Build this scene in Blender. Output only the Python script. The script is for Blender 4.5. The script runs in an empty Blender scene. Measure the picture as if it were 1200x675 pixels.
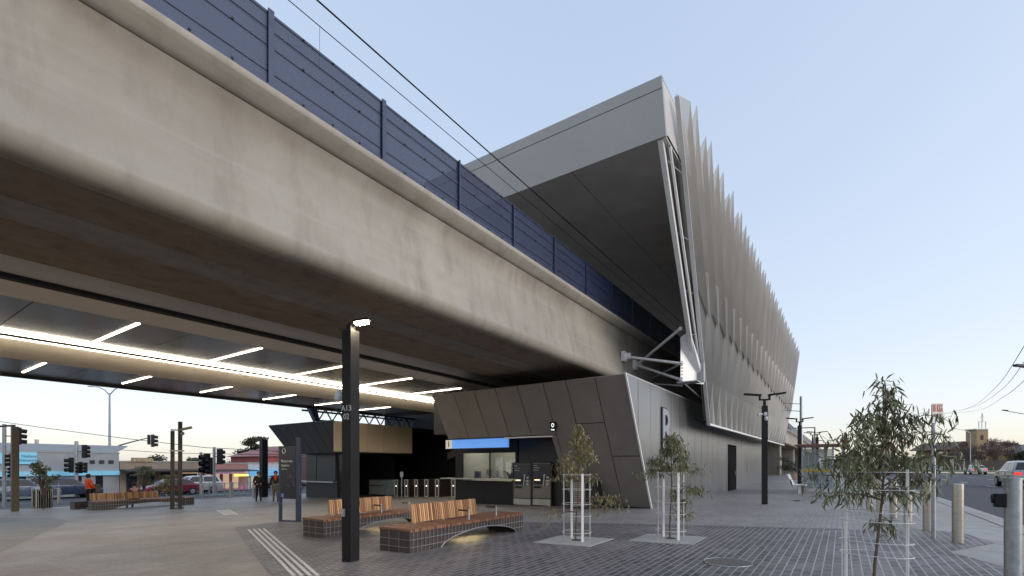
import bpy, bmesh, math, random
from mathutils import Vector, Matrix
random.seed(7)
R = math.radians
sc = bpy.context.scene
COL = sc.collection
# ------------------------------------------------------------ survey: photograph geometry -> world metres
# X runs along the viaduct, Y to the left across the plaza, Z up.  Eye at the origin, 1.6 above datum.
F = 567.0; TH = math.atan(387/567); c_, s_ = math.cos(TH), math.sin(TH); H = 1.6
def gz(Y): return .30 if Y < -2 else (-1.75 if Y > 75 else .30 - .0266233*(Y+2))
def ray(x, y):
    r = (x-600)/F; u = (545-y)/F
    return (c_+r*s_, s_-r*c_, u)
def G(x, y):
    dx, dy, u = ray(x, y); d = 10
    for i in range(60): d = (gz(dy*d)-H)/u
    return Vector((dx*d, dy*d, gz(dy*d)))
def at(x, y, d):
    dx, dy, u = ray(x, y); return Vector((dx*d, dy*d, H+u*d))
def onY(x, y, Y):
    dx, dy, u = ray(x, y); return at(x, y, Y/dy)
def onX(x, y, X):
    dx, dy, u = ray(x, y); return at(x, y, X/dx)
def dist(v): return v.x*c_+v.y*s_

# ------------------------------------------------------------ materials
MATS = {}
def nodes_of(name):
    m = bpy.data.materials.new(name); m.use_nodes = True
    nt = m.node_tree; b = nt.nodes['Principled BSDF']
    return m, nt, b
def N(nt, t, **kw):
    n = nt.nodes.new(t)
    for k, v in kw.items(): setattr(n, k, v)
    return n
def noise(nt, scale, detail=4, rough=.55, vec=None, mapscale=None):
    tc = N(nt, 'ShaderNodeTexCoord'); n = N(nt, 'ShaderNodeTexNoise')
    n.inputs['Scale'].default_value = scale; n.inputs['Detail'].default_value = detail; n.inputs['Roughness'].default_value = rough
    if mapscale:
        mp = N(nt, 'ShaderNodeMapping'); mp.inputs['Scale'].default_value = mapscale
        nt.links.new(tc.outputs['Object'], mp.inputs[0]); nt.links.new(mp.outputs[0], n.inputs['Vector'])
    else: nt.links.new(tc.outputs['Object'], n.inputs['Vector'])
    return n
def mixc(nt, fac, a, b, blend='MIX'):
    m = N(nt, 'ShaderNodeMix', data_type='RGBA', blend_type=blend)
    for i, v in ((0, fac), (6, a), (7, b)):
        if hasattr(v, 'outputs') or hasattr(v, 'links'): nt.links.new(v, m.inputs[i])
        elif i == 0: m.inputs[0].default_value = v
        else: m.inputs[i].default_value = (*v, 1)
    return m.outputs[2]
def ramp(nt, src, p0, p1, c0=(0,0,0), c1=(1,1,1)):
    r = N(nt, 'ShaderNodeValToRGB'); r.color_ramp.elements[0].position = p0; r.color_ramp.elements[1].position = p1
    r.color_ramp.elements[0].color = (*c0, 1); r.color_ramp.elements[1].color = (*c1, 1)
    nt.links.new(src, r.inputs[0]); return r.outputs[0]
def sc3(col, k): return tuple(min(1, v*k) for v in col)
def mat(name, col, rough=.6, metal=0, var=.12, scale=6, bump=0, bscale=40, spec=None, mapscale=None, coat=0):
    if name in MATS: return MATS[name]
    m, nt, b = nodes_of(name)
    n = noise(nt, scale, 5, .6, mapscale=mapscale)
    f = ramp(nt, n.outputs['Fac'], .3, .7)
    nt.links.new(mixc(nt, f, sc3(col, 1-var), sc3(col, 1+var)), b.inputs['Base Color'])
    b.inputs['Roughness'].default_value = rough; b.inputs['Metallic'].default_value = metal
    if coat: b.inputs['Coat Weight'].default_value = coat
    if spec is not None: b.inputs['Specular IOR Level'].default_value = spec
    if var > .02:
        mr = N(nt, 'ShaderNodeMapRange'); mr.inputs[3].default_value = max(.02, rough-.08); mr.inputs[4].default_value = min(1, rough+.08)
        nt.links.new(n.outputs['Fac'], mr.inputs[0]); nt.links.new(mr.outputs[0], b.inputs['Roughness'])
    if bump:
        n2 = noise(nt, bscale, 4); bp = N(nt, 'ShaderNodeBump'); bp.inputs['Strength'].default_value = bump; bp.inputs['Distance'].default_value = .01
        nt.links.new(n2.outputs['Fac'], bp.inputs['Height']); nt.links.new(bp.outputs[0], b.inputs['Normal'])
    MATS[name] = m; return m
def emit(name, col, strength, base=(.8,.8,.8)):
    if name in MATS: return MATS[name]
    m, nt, b = nodes_of(name)
    b.inputs['Base Color'].default_value = (*base, 1)
    b.inputs['Emission Color'].default_value = (*col, 1); b.inputs['Emission Strength'].default_value = strength
    MATS[name] = m; return m
def perforated(name, col, rough, metal, thru, holes=0):
    m, nt, b = nodes_of(name)
    n = noise(nt, .8, 4, mapscale=(1,1,.35)); f = ramp(nt, n.outputs['Fac'], .3, .7)
    nt.links.new(mixc(nt, f, sc3(col, .86), sc3(col, 1.12)), b.inputs['Base Color'])
    b.inputs['Roughness'].default_value = rough; b.inputs['Metallic'].default_value = metal
    t = N(nt, 'ShaderNodeBsdfTransparent'); mx = N(nt, 'ShaderNodeMixShader')
    mx.inputs[0].default_value = thru
    out = nt.nodes['Material Output']
    nt.links.new(b.outputs[0], mx.inputs[1]); nt.links.new(t.outputs[0], mx.inputs[2]); nt.links.new(mx.outputs[0], out.inputs[0])
    if holes:   # round holes in a staggered grid
        tc = N(nt, 'ShaderNodeTexCoord'); mp = N(nt, 'ShaderNodeMapping'); mp.inputs['Scale'].default_value = (holes, .0001, holes)
        v = N(nt, 'ShaderNodeTexVoronoi'); v.inputs['Scale'].default_value = 1; v.inputs['Randomness'].default_value = 0
        nt.links.new(tc.outputs['Object'], mp.inputs[0]); nt.links.new(mp.outputs[0], v.inputs['Vector'])
        lt = N(nt, 'ShaderNodeMath', operation='LESS_THAN'); lt.inputs[1].default_value = .36
        nt.links.new(v.outputs['Distance'], lt.inputs[0])
        ml = N(nt, 'ShaderNodeMath', operation='MULTIPLY'); ml.inputs[1].default_value = thru*2.2
        nt.links.new(lt.outputs[0], ml.inputs[0]); nt.links.new(ml.outputs[0], mx.inputs[0])
    MATS[name] = m; return m
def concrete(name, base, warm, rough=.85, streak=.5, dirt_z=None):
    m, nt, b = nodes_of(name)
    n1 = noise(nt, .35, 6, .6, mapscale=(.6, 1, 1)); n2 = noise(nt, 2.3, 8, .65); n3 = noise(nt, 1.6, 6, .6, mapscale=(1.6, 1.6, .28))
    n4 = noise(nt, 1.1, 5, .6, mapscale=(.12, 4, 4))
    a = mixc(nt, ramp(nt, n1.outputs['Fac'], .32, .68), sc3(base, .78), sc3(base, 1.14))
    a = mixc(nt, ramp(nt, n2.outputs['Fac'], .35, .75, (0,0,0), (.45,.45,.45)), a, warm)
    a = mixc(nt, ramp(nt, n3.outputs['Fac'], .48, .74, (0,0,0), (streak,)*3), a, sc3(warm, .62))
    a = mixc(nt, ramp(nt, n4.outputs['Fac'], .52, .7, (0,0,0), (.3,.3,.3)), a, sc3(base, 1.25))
    if dirt_z:      # run-off staining that hangs below the coping, broken up by the streak noise
        tc = N(nt, 'ShaderNodeTexCoord'); sp = N(nt, 'ShaderNodeSeparateXYZ'); nt.links.new(tc.outputs['Object'], sp.inputs[0])
        mr = N(nt, 'ShaderNodeMapRange'); mr.inputs[1].default_value = dirt_z[0]; mr.inputs[2].default_value = dirt_z[1]
        nt.links.new(sp.outputs['Z'], mr.inputs[0])
        n5 = noise(nt, .9, 5, .6, mapscale=(1.1, 1, .5)); mm = N(nt, 'ShaderNodeMath', operation='MULTIPLY')
        nt.links.new(mr.outputs[0], mm.inputs[0]); nt.links.new(ramp(nt, n5.outputs['Fac'], .38, .62), mm.inputs[1])
        m2 = N(nt, 'ShaderNodeMath', operation='MULTIPLY'); m2.inputs[1].default_value = .55; nt.links.new(mm.outputs[0], m2.inputs[0])
        a = mixc(nt, m2.outputs[0], a, (.19, .145, .105))
    nt.links.new(a, b.inputs['Base Color'])
    b.inputs['Roughness'].default_value = rough
    nb = noise(nt, 18, 8, .7); bp = N(nt, 'ShaderNodeBump'); bp.inputs['Strength'].default_value = .25; bp.inputs['Distance'].default_value = .01
    nt.links.new(nb.outputs['Fac'], bp.inputs['Height']); nt.links.new(bp.outputs[0], b.inputs['Normal'])
    MATS[name] = m; return m
def pavers(name, c1, c2, joint, w, h, gap, rough=.6, rot=0, offset=.5, blotch=.25, stain=(.1,.09,.085)):
    m, nt, b = nodes_of(name)
    tc = N(nt, 'ShaderNodeTexCoord'); mp = N(nt, 'ShaderNodeMapping'); mp.inputs['Rotation'].default_value = (0,0,rot)
    br = N(nt, 'ShaderNodeTexBrick'); br.offset = offset
    for k, v in (('Scale',1),('Mortar Size',gap),('Mortar Smooth',.2),('Bias',0),('Brick Width',w),('Row Height',h)): br.inputs[k].default_value = v
    br.inputs['Color1'].default_value = (*c1,1); br.inputs['Color2'].default_value = (*c2,1); br.inputs['Mortar'].default_value = (*joint,1)
    nt.links.new(tc.outputs['Object'], mp.inputs[0]); nt.links.new(mp.outputs[0], br.inputs['Vector'])
    n = noise(nt, .55, 6, .65); n2 = noise(nt, 7, 4); n3 = noise(nt, .22, 5, .7, mapscale=(1, 2.2, 1))
    a = mixc(nt, ramp(nt, n.outputs['Fac'], .4, .72, (0,0,0), (blotch,)*3), br.outputs['Color'], stain)
    a = mixc(nt, ramp(nt, n2.outputs['Fac'], .35, .75, (.0,)*3, (.22,)*3), a, sc3(c2, 1.2))
    a = mixc(nt, ramp(nt, n3.outputs['Fac'], .52, .7, (0,)*3, (.35,)*3), a, sc3(joint, 1.0))
    nt.links.new(a, b.inputs['Base Color'])
    mr = N(nt, 'ShaderNodeMapRange'); mr.inputs[3].default_value = rough-.18; mr.inputs[4].default_value = rough+.16
    nt.links.new(n.outputs['Fac'], mr.inputs[0]); nt.links.new(mr.outputs[0], b.inputs['Roughness'])
    bp = N(nt, 'ShaderNodeBump'); bp.inputs['Strength'].default_value = .4; bp.inputs['Distance'].default_value = .006; bp.invert = True
    nt.links.new(br.outputs['Fac'], bp.inputs['Height']); nt.links.new(bp.outputs[0], b.inputs['Normal'])
    MATS[name] = m; return m

M_girder = concrete('girder_concrete', (.36,.34,.30), (.29,.25,.20), dirt_z=(1.2, 2.25))
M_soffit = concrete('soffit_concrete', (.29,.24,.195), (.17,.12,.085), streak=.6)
M_strip = concrete('pale_strip_concrete', (.31,.30,.285), (.20,.18,.155))
M_coping = concrete('coping_concrete', (.40,.375,.33), (.33,.295,.24))
M_conc = concrete('path_concrete', (.40,.40,.385), (.33,.32,.30))
M_kerb = concrete('kerb_concrete', (.42,.42,.40), (.34,.33,.31))
M_dark = pavers('dark_brick_pavers', (.05,.046,.05), (.15,.138,.145), (.42,.40,.38), .29, .105, .0085, .55, blotch=.4, stain=(.07,.065,.07))
M_edge = pavers('border_pavers', (.09,.08,.08), (.16,.145,.14), (.36,.34,.32), .1, .3, .012, .6)
M_plaza = pavers('plaza_pavers', (.205,.172,.14), (.275,.232,.19), (.13,.11,.088), .30, .15, .007, .5, blotch=.5, stain=(.15,.12,.095))
M_plaza2 = pavers('grey_pavers', (.23,.218,.212), (.32,.303,.295), (.15,.145,.14), .20, .10, .005, .55, blotch=.5, stain=(.16,.15,.145))
M_asph = mat('asphalt', (.055,.06,.07), .8, var=.2, scale=1.4, bump=.3, bscale=60)
M_paint = mat('white_road_paint', (.62,.62,.6), .7, var=.15, scale=12)
M_tact = mat('white_tactile_strip', (.68,.66,.6), .5, var=.1, scale=9)
M_grass = mat('grass', (.10,.13,.05), .9, var=.4, scale=3, bump=.5)
M_black = mat('black_metal', (.011,.011,.013), .5, .0, .25, 5, spec=.25)
M_charc = mat('charcoal_cladding', (.036,.036,.040), .42, .2, .12, 1.5, spec=.35)
M_clad = mat('bronze_grey_cladding', (.27,.247,.23), .42, .3, .09, 1.2)
M_side = mat('steel_cladding', (.27,.272,.28), .32, .75, .12, .7, mapscale=(1,1,.35))
M_seam = mat('dark_seam', (.02,.02,.02), .8, var=.05)
M_white = mat('white_painted_steel', (.78,.78,.78), .4, .1, .06, 4)
M_wire_w = mat('white_wire', (.7,.7,.7), .45, .2, .05)
M_galv = mat('galvanised_steel', (.40,.42,.44), .42, .75, .2, 9)
M_bollard = mat('brushed_steel_bollard', (.52,.49,.44), .3, .9, .12, 4, mapscale=(1,1,6))
M_blue = perforated('blue_perforated_panel', (.024,.042,.105), .55, .05, .28)
M_bluef = mat('blue_grey_frame', (.045,.06,.11), .4, .3, .1, 5)
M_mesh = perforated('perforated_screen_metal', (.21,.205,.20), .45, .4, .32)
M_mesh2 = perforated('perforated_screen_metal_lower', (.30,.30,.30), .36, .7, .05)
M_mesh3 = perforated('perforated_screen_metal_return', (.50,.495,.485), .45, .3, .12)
M_liner = mat('screen_liner', (.20,.195,.19), .7, .2, .15, 1)
M_roof = mat('roof_fascia_metal', (.42,.42,.42), .42, .3, .06, .8)
M_roofs = mat('roof_soffit_panel', (.62,.59,.56), .42, .3, .12, .7)
M_panel = mat('glossy_ceiling_panel', (.25,.245,.245), .2, .6, .2, .8)
M_beige = mat('beige_beam_cladding', (.80,.73,.61), .4, .1, .05, 1)
M_band = mat('smooth_fascia_band', (.72,.68,.63), .45, .15, .06, 1)
M_beigep = mat('champagne_panel', (.66,.56,.42), .5, .05, .06, 2, mapscale=(20,20,.5))
M_led = emit('led_strip', (1,.84,.64), 3.4)
M_led2 = emit('led_line', (1,.87,.68), 4.0)
M_lamp = emit('lamp_lens', (1,.80,.50), 60.0)
M_glow = emit('underseat_led', (1,.78,.38), 3.5)
M_glass = None
def glass(name, tint, rough=.03, thru=.6):
    m, nt, b = nodes_of(name); b.inputs['Base Color'].default_value = (*tint,1); b.inputs['Roughness'].default_value = rough; b.inputs['Specular IOR Level'].default_value = .8
    t = N(nt, 'ShaderNodeBsdfTransparent'); t.inputs[0].default_value = (.85,.88,.9,1); mx = N(nt, 'ShaderNodeMixShader'); mx.inputs[0].default_value = thru
    nt.links.new(b.outputs[0], mx.inputs[1]); nt.links.new(t.outputs[0], mx.inputs[2]); nt.links.new(mx.outputs[0], nt.nodes['Material Output'].inputs[0])
    MATS[name] = m; return m
M_glass = glass('clear_glass', (.05,.06,.07), .03, .72)
M_cglass = glass('car_glass', (.02,.025,.03), .05, .12)
M_shglass = glass('shelter_glass', (.35,.42,.42), .1, .6)
M_wood = None
def wood(name, a, b2, period):
    m, nt, b = nodes_of(name); tc = N(nt, 'ShaderNodeTexCoord'); sp = N(nt, 'ShaderNodeSeparateXYZ'); nt.links.new(tc.outputs['Object'], sp.inputs[0])
    dv = N(nt, 'ShaderNodeMath', operation='DIVIDE'); dv.inputs[1].default_value = period; nt.links.new(sp.outputs['X'], dv.inputs[0])
    fl = N(nt, 'ShaderNodeMath', operation='FLOOR'); nt.links.new(dv.outputs[0], fl.inputs[0])
    wn = N(nt, 'ShaderNodeTexWhiteNoise', noise_dimensions='1D'); nt.links.new(fl.outputs[0], wn.inputs['W'])
    n = noise(nt, 14, 4, mapscale=(3,.25,.12))
    a1 = mixc(nt, wn.outputs['Value'], a, b2)
    a2 = mixc(nt, ramp(nt, n.outputs['Fac'], .4, .8, (0,)*3, (.25,)*3), a1, sc3(a, .5))
    nt.links.new(a2, b.inputs['Base Color']); b.inputs['Roughness'].default_value = .5
    MATS[name] = m; return m
M_woodseat = wood('timber_seat_slats', (.15,.06,.035), (.40,.20,.115), .05)
M_woodback = wood('timber_back_slats', (.20,.075,.03), (.80,.47,.22), .05)
M_tile = mat('bench_base_tile', (.06,.045,.04), .6, 0, .35, 7, bump=.3)
M_tree = mat('gum_leaf', (.17,.175,.085), .5, 0, .45, 9)
M_tree2 = mat('gum_leaf_olive', (.22,.20,.08), .5, 0, .45, 9)
M_tree3 = mat('gum_leaf_green', (.155,.17,.085), .45, 0, .4, 9)
M_far = mat('far_foliage', (.05,.062,.038), .8, 0, .4, 1)
M_bare = mat('winter_twigs', (.16,.115,.10), .9, 0, .3, 2)
M_bark = mat('bark', (.13,.09,.065), .85, 0, .3, 20)
M_skin = mat('skin', (.50,.32,.24), .55, 0, .05)
M_hair = mat('dark_hair', (.02,.016,.014), .6, 0, .2)

# ------------------------------------------------------------ mesh builder
class MB:
    def __init__(s): s.v = []; s.f = []
    def add(s, vs, fs):
        n = len(s.v); s.v += [tuple(v) for v in vs]; s.f += [tuple(i+n for i in f) for f in fs]; return s
    def box(s, x0, x1, y0, y1, z0, z1):
        return s.add([(x0,y0,z0),(x1,y0,z0),(x1,y1,z0),(x0,y1,z0),(x0,y0,z1),(x1,y0,z1),(x1,y1,z1),(x0,y1,z1)],
                     [(0,3,2,1),(4,5,6,7),(0,1,5,4),(1,2,6,5),(2,3,7,6),(3,0,4,7)])
    def bar(s, a, b, w, h=None, up=(0,0,1)):
        h = h or w; a = Vector(a); b = Vector(b); d = (b-a).normalized(); up = Vector(up)
        if abs(d.dot(up)) > .99: up = Vector((1,0,0))
        p = d.cross(up).normalized(); q = p.cross(d)
        vs = [o+p*i*w/2+q*j*h/2 for o in (a, b) for i, j in ((-1,-1),(1,-1),(1,1),(-1,1))]
        return s.add(vs, [(0,1,2,3),(7,6,5,4),(0,4,5,1),(1,5,6,2),(2,6,7,3),(3,7,4,0)])
    def tube(s, pts, r, n=8, close=False, caps=True):
        pts = [Vector(p) for p in pts]; rs = r if isinstance(r, (list, tuple)) else [r]*len(pts)
        rings = []; L = len(pts); prev = None
        for i, p in enumerate(pts):
            if close: d = pts[(i+1) % L]-pts[i-1]
            else: d = pts[min(i+1, L-1)]-pts[max(i-1, 0)]
            d.normalize()
            up = prev if prev is not None else (Vector((0,0,1)) if abs(d.z) < .9 else Vector((1,0,0)))
            q = d.cross(up)
            if q.length < 1e-4: q = d.cross(Vector((0,1,0)))
            q.normalize(); w = q.cross(d); prev = w
            rings.append([p+(q*math.cos(2*math.pi*k/n)+w*math.sin(2*math.pi*k/n))*rs[i] for k in range(n)])
        vs = [v for ring in rings for v in ring]; fs = []
        for i in range(L if close else L-1):
            j = (i+1) % L
            for k in range(n):
                fs.append((i*n+k, i*n+(k+1) % n, j*n+(k+1) % n, j*n+k))
        if caps and not close: fs += [tuple(range(n))[::-1], tuple((L-1)*n+k for k in range(n))]
        return s.add(vs, fs)
    def cyl(s, x, y, z0, z1, r0, r1=None, n=20): return s.tube([(x,y,z0),(x,y,z1)], [r0, r0 if r1 is None else r1], n)
    def prism(s, poly, a, b, axis='y'):
        """poly of 2D points; axis y: (x,z) swept along y; x: (y,z) along x; z: (x,y) along z"""
        f = {'y': lambda p, t: (p[0], t, p[1]), 'x': lambda p, t: (t, p[0], p[1]), 'z': lambda p, t: (p[0], p[1], t)}[axis]
        n = len(poly)
        return s.add([f(p, a) for p in poly]+[f(p, b) for p in poly], [tuple(range(n)), tuple(range(2*n-1, n-1, -1))]+[(i, (i+1) % n+0, (i+1) % n+n, i+n) for i in range(n)])
    def slab(s, pts, t):
        """planar polygon thickened by vector t"""
        n = len(pts); t = Vector(t); P = [Vector(p) for p in pts]
        return s.add(P+[p+t for p in P], [tuple(range(n)), tuple(range(2*n-1, n-1, -1))]+[(i, (i+1) % n, (i+1) % n+n, i+n) for i in range(n)])
    def quad(s, *p): return s.add(p, [tuple(range(len(p)))])
    def ball(s, c, r, n=10, sq=(1,1,1)):
        vs = []; fs = []; m = n//2
        for i in range(m+1):
            a = math.pi*i/m
            for k in range(n):
                b = 2*math.pi*k/n; vs.append((c[0]+r*sq[0]*math.sin(a)*math.cos(b), c[1]+r*sq[1]*math.sin(a)*math.sin(b), c[2]+r*sq[2]*math.cos(a)))
        for i in range(m):
            for k in range(n): fs.append((i*n+k, (i+1)*n+k, (i+1)*n+(k+1) % n, i*n+(k+1) % n))
        return s.add(vs, fs)
    def build(s, name, m, parent=None, bevel=0, smooth=False, world=False, solid=True):
        me = bpy.data.meshes.new(name)
        vs = s.v
        if world and parent is not None:
            mi = parent.matrix_basis.inverted(); vs = [mi @ Vector(v) for v in vs]
        me.from_pydata([tuple(v) for v in vs], [], s.f)
        bm = bmesh.new(); bm.from_mesh(me)
        bmesh.ops.remove_doubles(bm, verts=bm.verts, dist=1e-5)
        if solid: bmesh.ops.recalc_face_normals(bm, faces=bm.faces)
        if bevel:
            es = [e for e in bm.edges if len(e.link_faces) == 2 and e.calc_face_angle(0) > .6]
            bmesh.ops.bevel(bm, geom=es, offset=bevel, segments=2, profile=.6, affect='EDGES', clamp_overlap=True)
        bm.to_mesh(me); bm.free()
        me.materials.append(m)
        if smooth:
            for p in me.polygons: p.use_smooth = True
            try: me.set_sharp_from_angle(angle=R(40))
            except Exception: pass
        o = bpy.data.objects.new(name, me); COL.objects.link(o)
        if parent is not None: o.parent = parent
        return o
def tag(o, label, cat, group=None):
    o['label'] = label; o['category'] = cat
    if group: o['group'] = group
    return o
def thing(name, label, cat, loc=(0,0,0), rz=0, group=None):
    o = bpy.data.objects.new(name, None); COL.objects.link(o); o.empty_display_size = .2
    o.location = loc; o.rotation_euler = (0,0,rz); return tag(o, label, cat, group)
def kind(o, k): o['kind'] = k; return o
def kids(o): return [x for x in bpy.data.objects if x.parent == o]
def dup(root, loc, rz, label):
    r = root.copy(); COL.objects.link(r); r.location = loc; r.rotation_euler = (0,0,rz); r['label'] = label
    for ch in kids(root):
        c = ch.copy(); COL.objects.link(c); c.parent = r
        for g in kids(ch):
            d = g.copy(); COL.objects.link(d); d.parent = c
    return r
def text(s, size, m, parent, loc, rot, name='lettering', ext=.004, align='CENTER', label=None, spacing=1.0, bold=0):
    cu = bpy.data.curves.new(name, 'FONT'); cu.body = s; cu.size = size; cu.extrude = ext; cu.align_x = align; cu.align_y = 'CENTER'
    cu.space_character = spacing; cu.offset = bold; cu.resolution_u = 3
    o = bpy.data.objects.new(name, cu); COL.objects.link(o); bpy.context.view_layer.update()
    me = bpy.data.meshes.new_from_object(o.evaluated_get(bpy.context.evaluated_depsgraph_get())); bpy.data.objects.remove(o)
    me.name = name; me.materials.clear(); me.materials.append(m)
    o = bpy.data.objects.new(name, me); COL.objects.link(o); o.parent = parent
    o.location = loc; o.rotation_euler = rot; return o
FACE = (R(90), 0, R(-90))     # lettering that faces -X (towards the plaza)
def sheet(name, poly, dz, m, zf=gz, thick=.15):
    bm = bmesh.new(); vs = [bm.verts.new((p[0], p[1], 0)) for p in poly]; bm.faces.new(vs)
    bmesh.ops.triangulate(bm, faces=bm.faces)
    for y in (-2, 75):
        bmesh.ops.bisect_plane(bm, geom=bm.verts[:]+bm.edges[:]+bm.faces[:], plane_co=(0,y,0), plane_no=(0,1,0))
    for v in bm.verts: v.co.z = zf(v.co.y)+dz
    bmesh.ops.recalc_face_normals(bm, faces=bm.faces)
    for f in bm.faces:
        if f.normal.z < 0: f.normal_flip()
    me = bpy.data.meshes.new(name); bm.to_mesh(me); bm.free(); me.materials.append(m)
    o = bpy.data.objects.new(name, me); COL.objects.link(o); o['kind'] = 'structure'; return o
def Gp(*pts): return [tuple(G(x, y)[:2]) for x, y in pts]

# ------------------------------------------------------------ world, sun, camera
w = bpy.data.worlds.new('World'); sc.world = w; w.use_nodes = True; nt = w.node_tree
bg = nt.nodes['Background']; sky = nt.nodes.new('ShaderNodeTexSky'); sky.sky_type = 'NISHITA'; sky.sun_disc = False
SUN_EL, SUN_AZ = R(14), TH - R(115)      # sun low behind the camera's right shoulder (azimuth from +X, counter-clockwise)
sky.sun_elevation = SUN_EL; sky.sun_rotation = math.pi/2 - SUN_AZ
sky.air_density = 1.0; sky.dust_density = 1.6; sky.ozone_density = 1.5
hs = nt.nodes.new('ShaderNodeHueSaturation'); hs.inputs['Saturation'].default_value = 1.45
gm = nt.nodes.new('ShaderNodeGamma'); gm.inputs[1].default_value = .29
nt.links.new(sky.outputs[0], gm.inputs[0]); nt.links.new(gm.outputs[0], hs.inputs['Color']); tn = nt.nodes.new('ShaderNodeMix'); tn.data_type = 'RGBA'; tn.blend_type = 'MULTIPLY'; tn.inputs[0].default_value = 1; tn.inputs[7].default_value = (.985, .965, 1.02, 1)
nt.links.new(hs.outputs[0], tn.inputs[6]); nt.links.new(tn.outputs[2], bg.inputs[0]); bg.inputs[1].default_value = .15
sun = bpy.data.lights.new('sun', 'SUN'); sun.energy = .28; sun.angle = R(35); sun.color = (1, .95, .9)
so = bpy.data.objects.new('sun', sun); COL.objects.link(so)
sd = Vector((math.cos(SUN_AZ)*math.cos(R(16)), math.sin(SUN_AZ)*math.cos(R(16)), math.sin(R(16))))
so.rotation_euler = sd.to_track_quat('Z', 'Y').to_euler(); so.location = (0,0,40)
cam = bpy.data.cameras.new('camera'); co = bpy.data.objects.new('camera', cam); COL.objects.link(co); sc.camera = co
cam.sensor_width = 36; cam.lens = 17.01; cam.shift_y = 207.5/1200; cam.clip_start = .05; cam.clip_end = 3000
co.location = (0,0,H); co.rotation_euler = (R(90), 0, TH-R(90))
sc.view_settings.view_transform = 'Standard'; sc.view_settings.look = 'None'; sc.view_settings.gamma = 1
sc.view_settings.exposure = 2.22
sc.render.engine = 'CYCLES'; sc.cycles.use_denoising = True; sc.cycles.max_bounces = 8; sc.cycles.transparent_max_bounces = 12
sc.cycles.sample_clamp_indirect = 6; sc.cycles.caustics_reflective = False; sc.cycles.caustics_refractive = False

# ------------------------------------------------------------ ground
RZ = -.13                                    # road surface below the kerb top
base = sheet('ground', [(-150,-2.95),(1500,-2.95),(1500,900),(-150,900)], 0, M_plaza)
# right of the kerb line the carriageway lies a step lower
road = sheet('road', [(-150,-26),(118,-26),(118,-2.95),(-150,-2.95)], RZ, M_asph)
sheet('grass_verge', [(118,-900),(1500,-900),(1500,-2.95),(118,-2.95)], RZ+.1, M_grass)
sheet('far_footpath', [(-150,-900),(118,-900),(118,-26),(-150,-26)], RZ+.12, M_conc)
k = MB(); k.box(-150,118,-3.10,-2.80,.0,.304); kind(k.build('kerb', M_kerb, bevel=.02), 'structure')
k = MB(); k.box(-150,118,-3.55,-3.10,.05,.176); kind(k.build('gutter', M_kerb), 'structure')
k = MB(); k.box(-150,118,-26.15,-25.85,.0,.31); kind(k.build('far_kerb', M_kerb, bevel=.02), 'structure')
# concrete footpath strip along the kerb
sheet('footpath', [(-40,-2.80),(118,-2.80),(118,-1.55),(11.6,-1.55),(9.8,-1.35),(7.2,-2.15),(-40,-2.15)], .004, M_conc)
# grey paving on the station side, and the dark brick field
sheet('grey_paving', [tuple(G(276,618)[:2]), tuple(G(300,612)[:2]), (8.5,15), (12,22), (90,8), (90,-1.55), (11.6,-1.55),(10,5)], .004, M_plaza2)
dk = [G(274,618.4), G(314,613.3), G(352,610.5), G(470,611), G(614,612.7), G(740,614.5), G(870,618), G(996,621), G(1094,622), G(1129,625), G(1166,637), G(1112,647), G(1189,670)]
dk = [tuple(v[:2]) for v in dk]+[(5.5,-2.1),(-6,-2.1),(-6,2.0)]+[tuple(G(330,690)[:2])]
sheet('dark_paving', dk, .008, M_dark)
def strip_along(name, pts, wid, dz, m):
    mb = MB()
    for a, b in zip(pts[:-1], pts[1:]):
        a = Vector((a[0], a[1], 0)); b = Vector((b[0], b[1], 0)); d = (b-a).normalized(); q = Vector((-d.y, d.x, 0))*wid/2
        ps = [a-q, b-q, b+q, a+q]; mb.quad(*[(p.x, p.y, gz(p.y)+dz) for p in ps])
    return kind(mb.build(name, m, solid=False), 'structure')
for i in range(30): strip_along('footpath_joint', [(8+i*3.0,-2.80),(8+i*3.0,-1.58 if i > 1 else -2.1)], .02, .0075, M_seam)
strip_along('footpath_joint', [(-40,-2.79),(118,-2.79)], .02, .012, M_seam)
strip_along('paving_border', Gp((560,612),(614,612.7),(740,614.5),(870,618),(996,621)), .22, .012, M_edge)
sheet('side_paving', Gp((-60,655),(0,648),(81,611),(60,607),(-60,607)), .004, pavers('brown_grey_pavers', (.15,.135,.115), (.19,.17,.145), (.11,.10,.09), .40,.20,.006,.55))  # separate triangle of darker brown-grey pavers at the left
# tactile guide strips
for (a, b) in (((291,621),(345,676)), ((297,620.5),(354,676)), ((303,620.2),(364,676)), ((309,620),(373,676))):
    strip_along('tactile_strip', Gp(a, b), .05, .016, M_tact)
for i in range(5):
    strip_along('tactile_strip', Gp((254+i*3.4,598.2-i*.15),(264+i*3.6,604-i*.2)), .06, .012, M_tact)
# manhole
mp = G(853,660); mh = MB(); mh.cyl(mp.x, mp.y, mp.z+.0, mp.z+.018, .30, n=32); kind(mh.build('manhole_cover', mat('manhole_iron',(.13,.12,.115),.7,.3,.3,30)), 'structure')
mh = MB(); mh.tube([(mp.x+.315*math.cos(a*math.pi/16), mp.y+.315*math.sin(a*math.pi/16), mp.z+.012) for a in range(32)], .009, 6, close=True); kind(mh.build('manhole_rim', M_galv), 'structure')
# road paint on the right
for x in range(16, 110, 9): strip_along('lane_marking', [(x,-8.2),(x+3.2,-8.2)], .13, RZ+.005, M_paint)
for x in range(20, 110, 9): strip_along('lane_marking', [(x,-12.2),(x+3.2,-12.2)], .13, RZ+.005, M_paint)
strip_along('lane_marking', [(60,-16.6),(112,-16.6)], .15, RZ+.005, M_paint)
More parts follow.
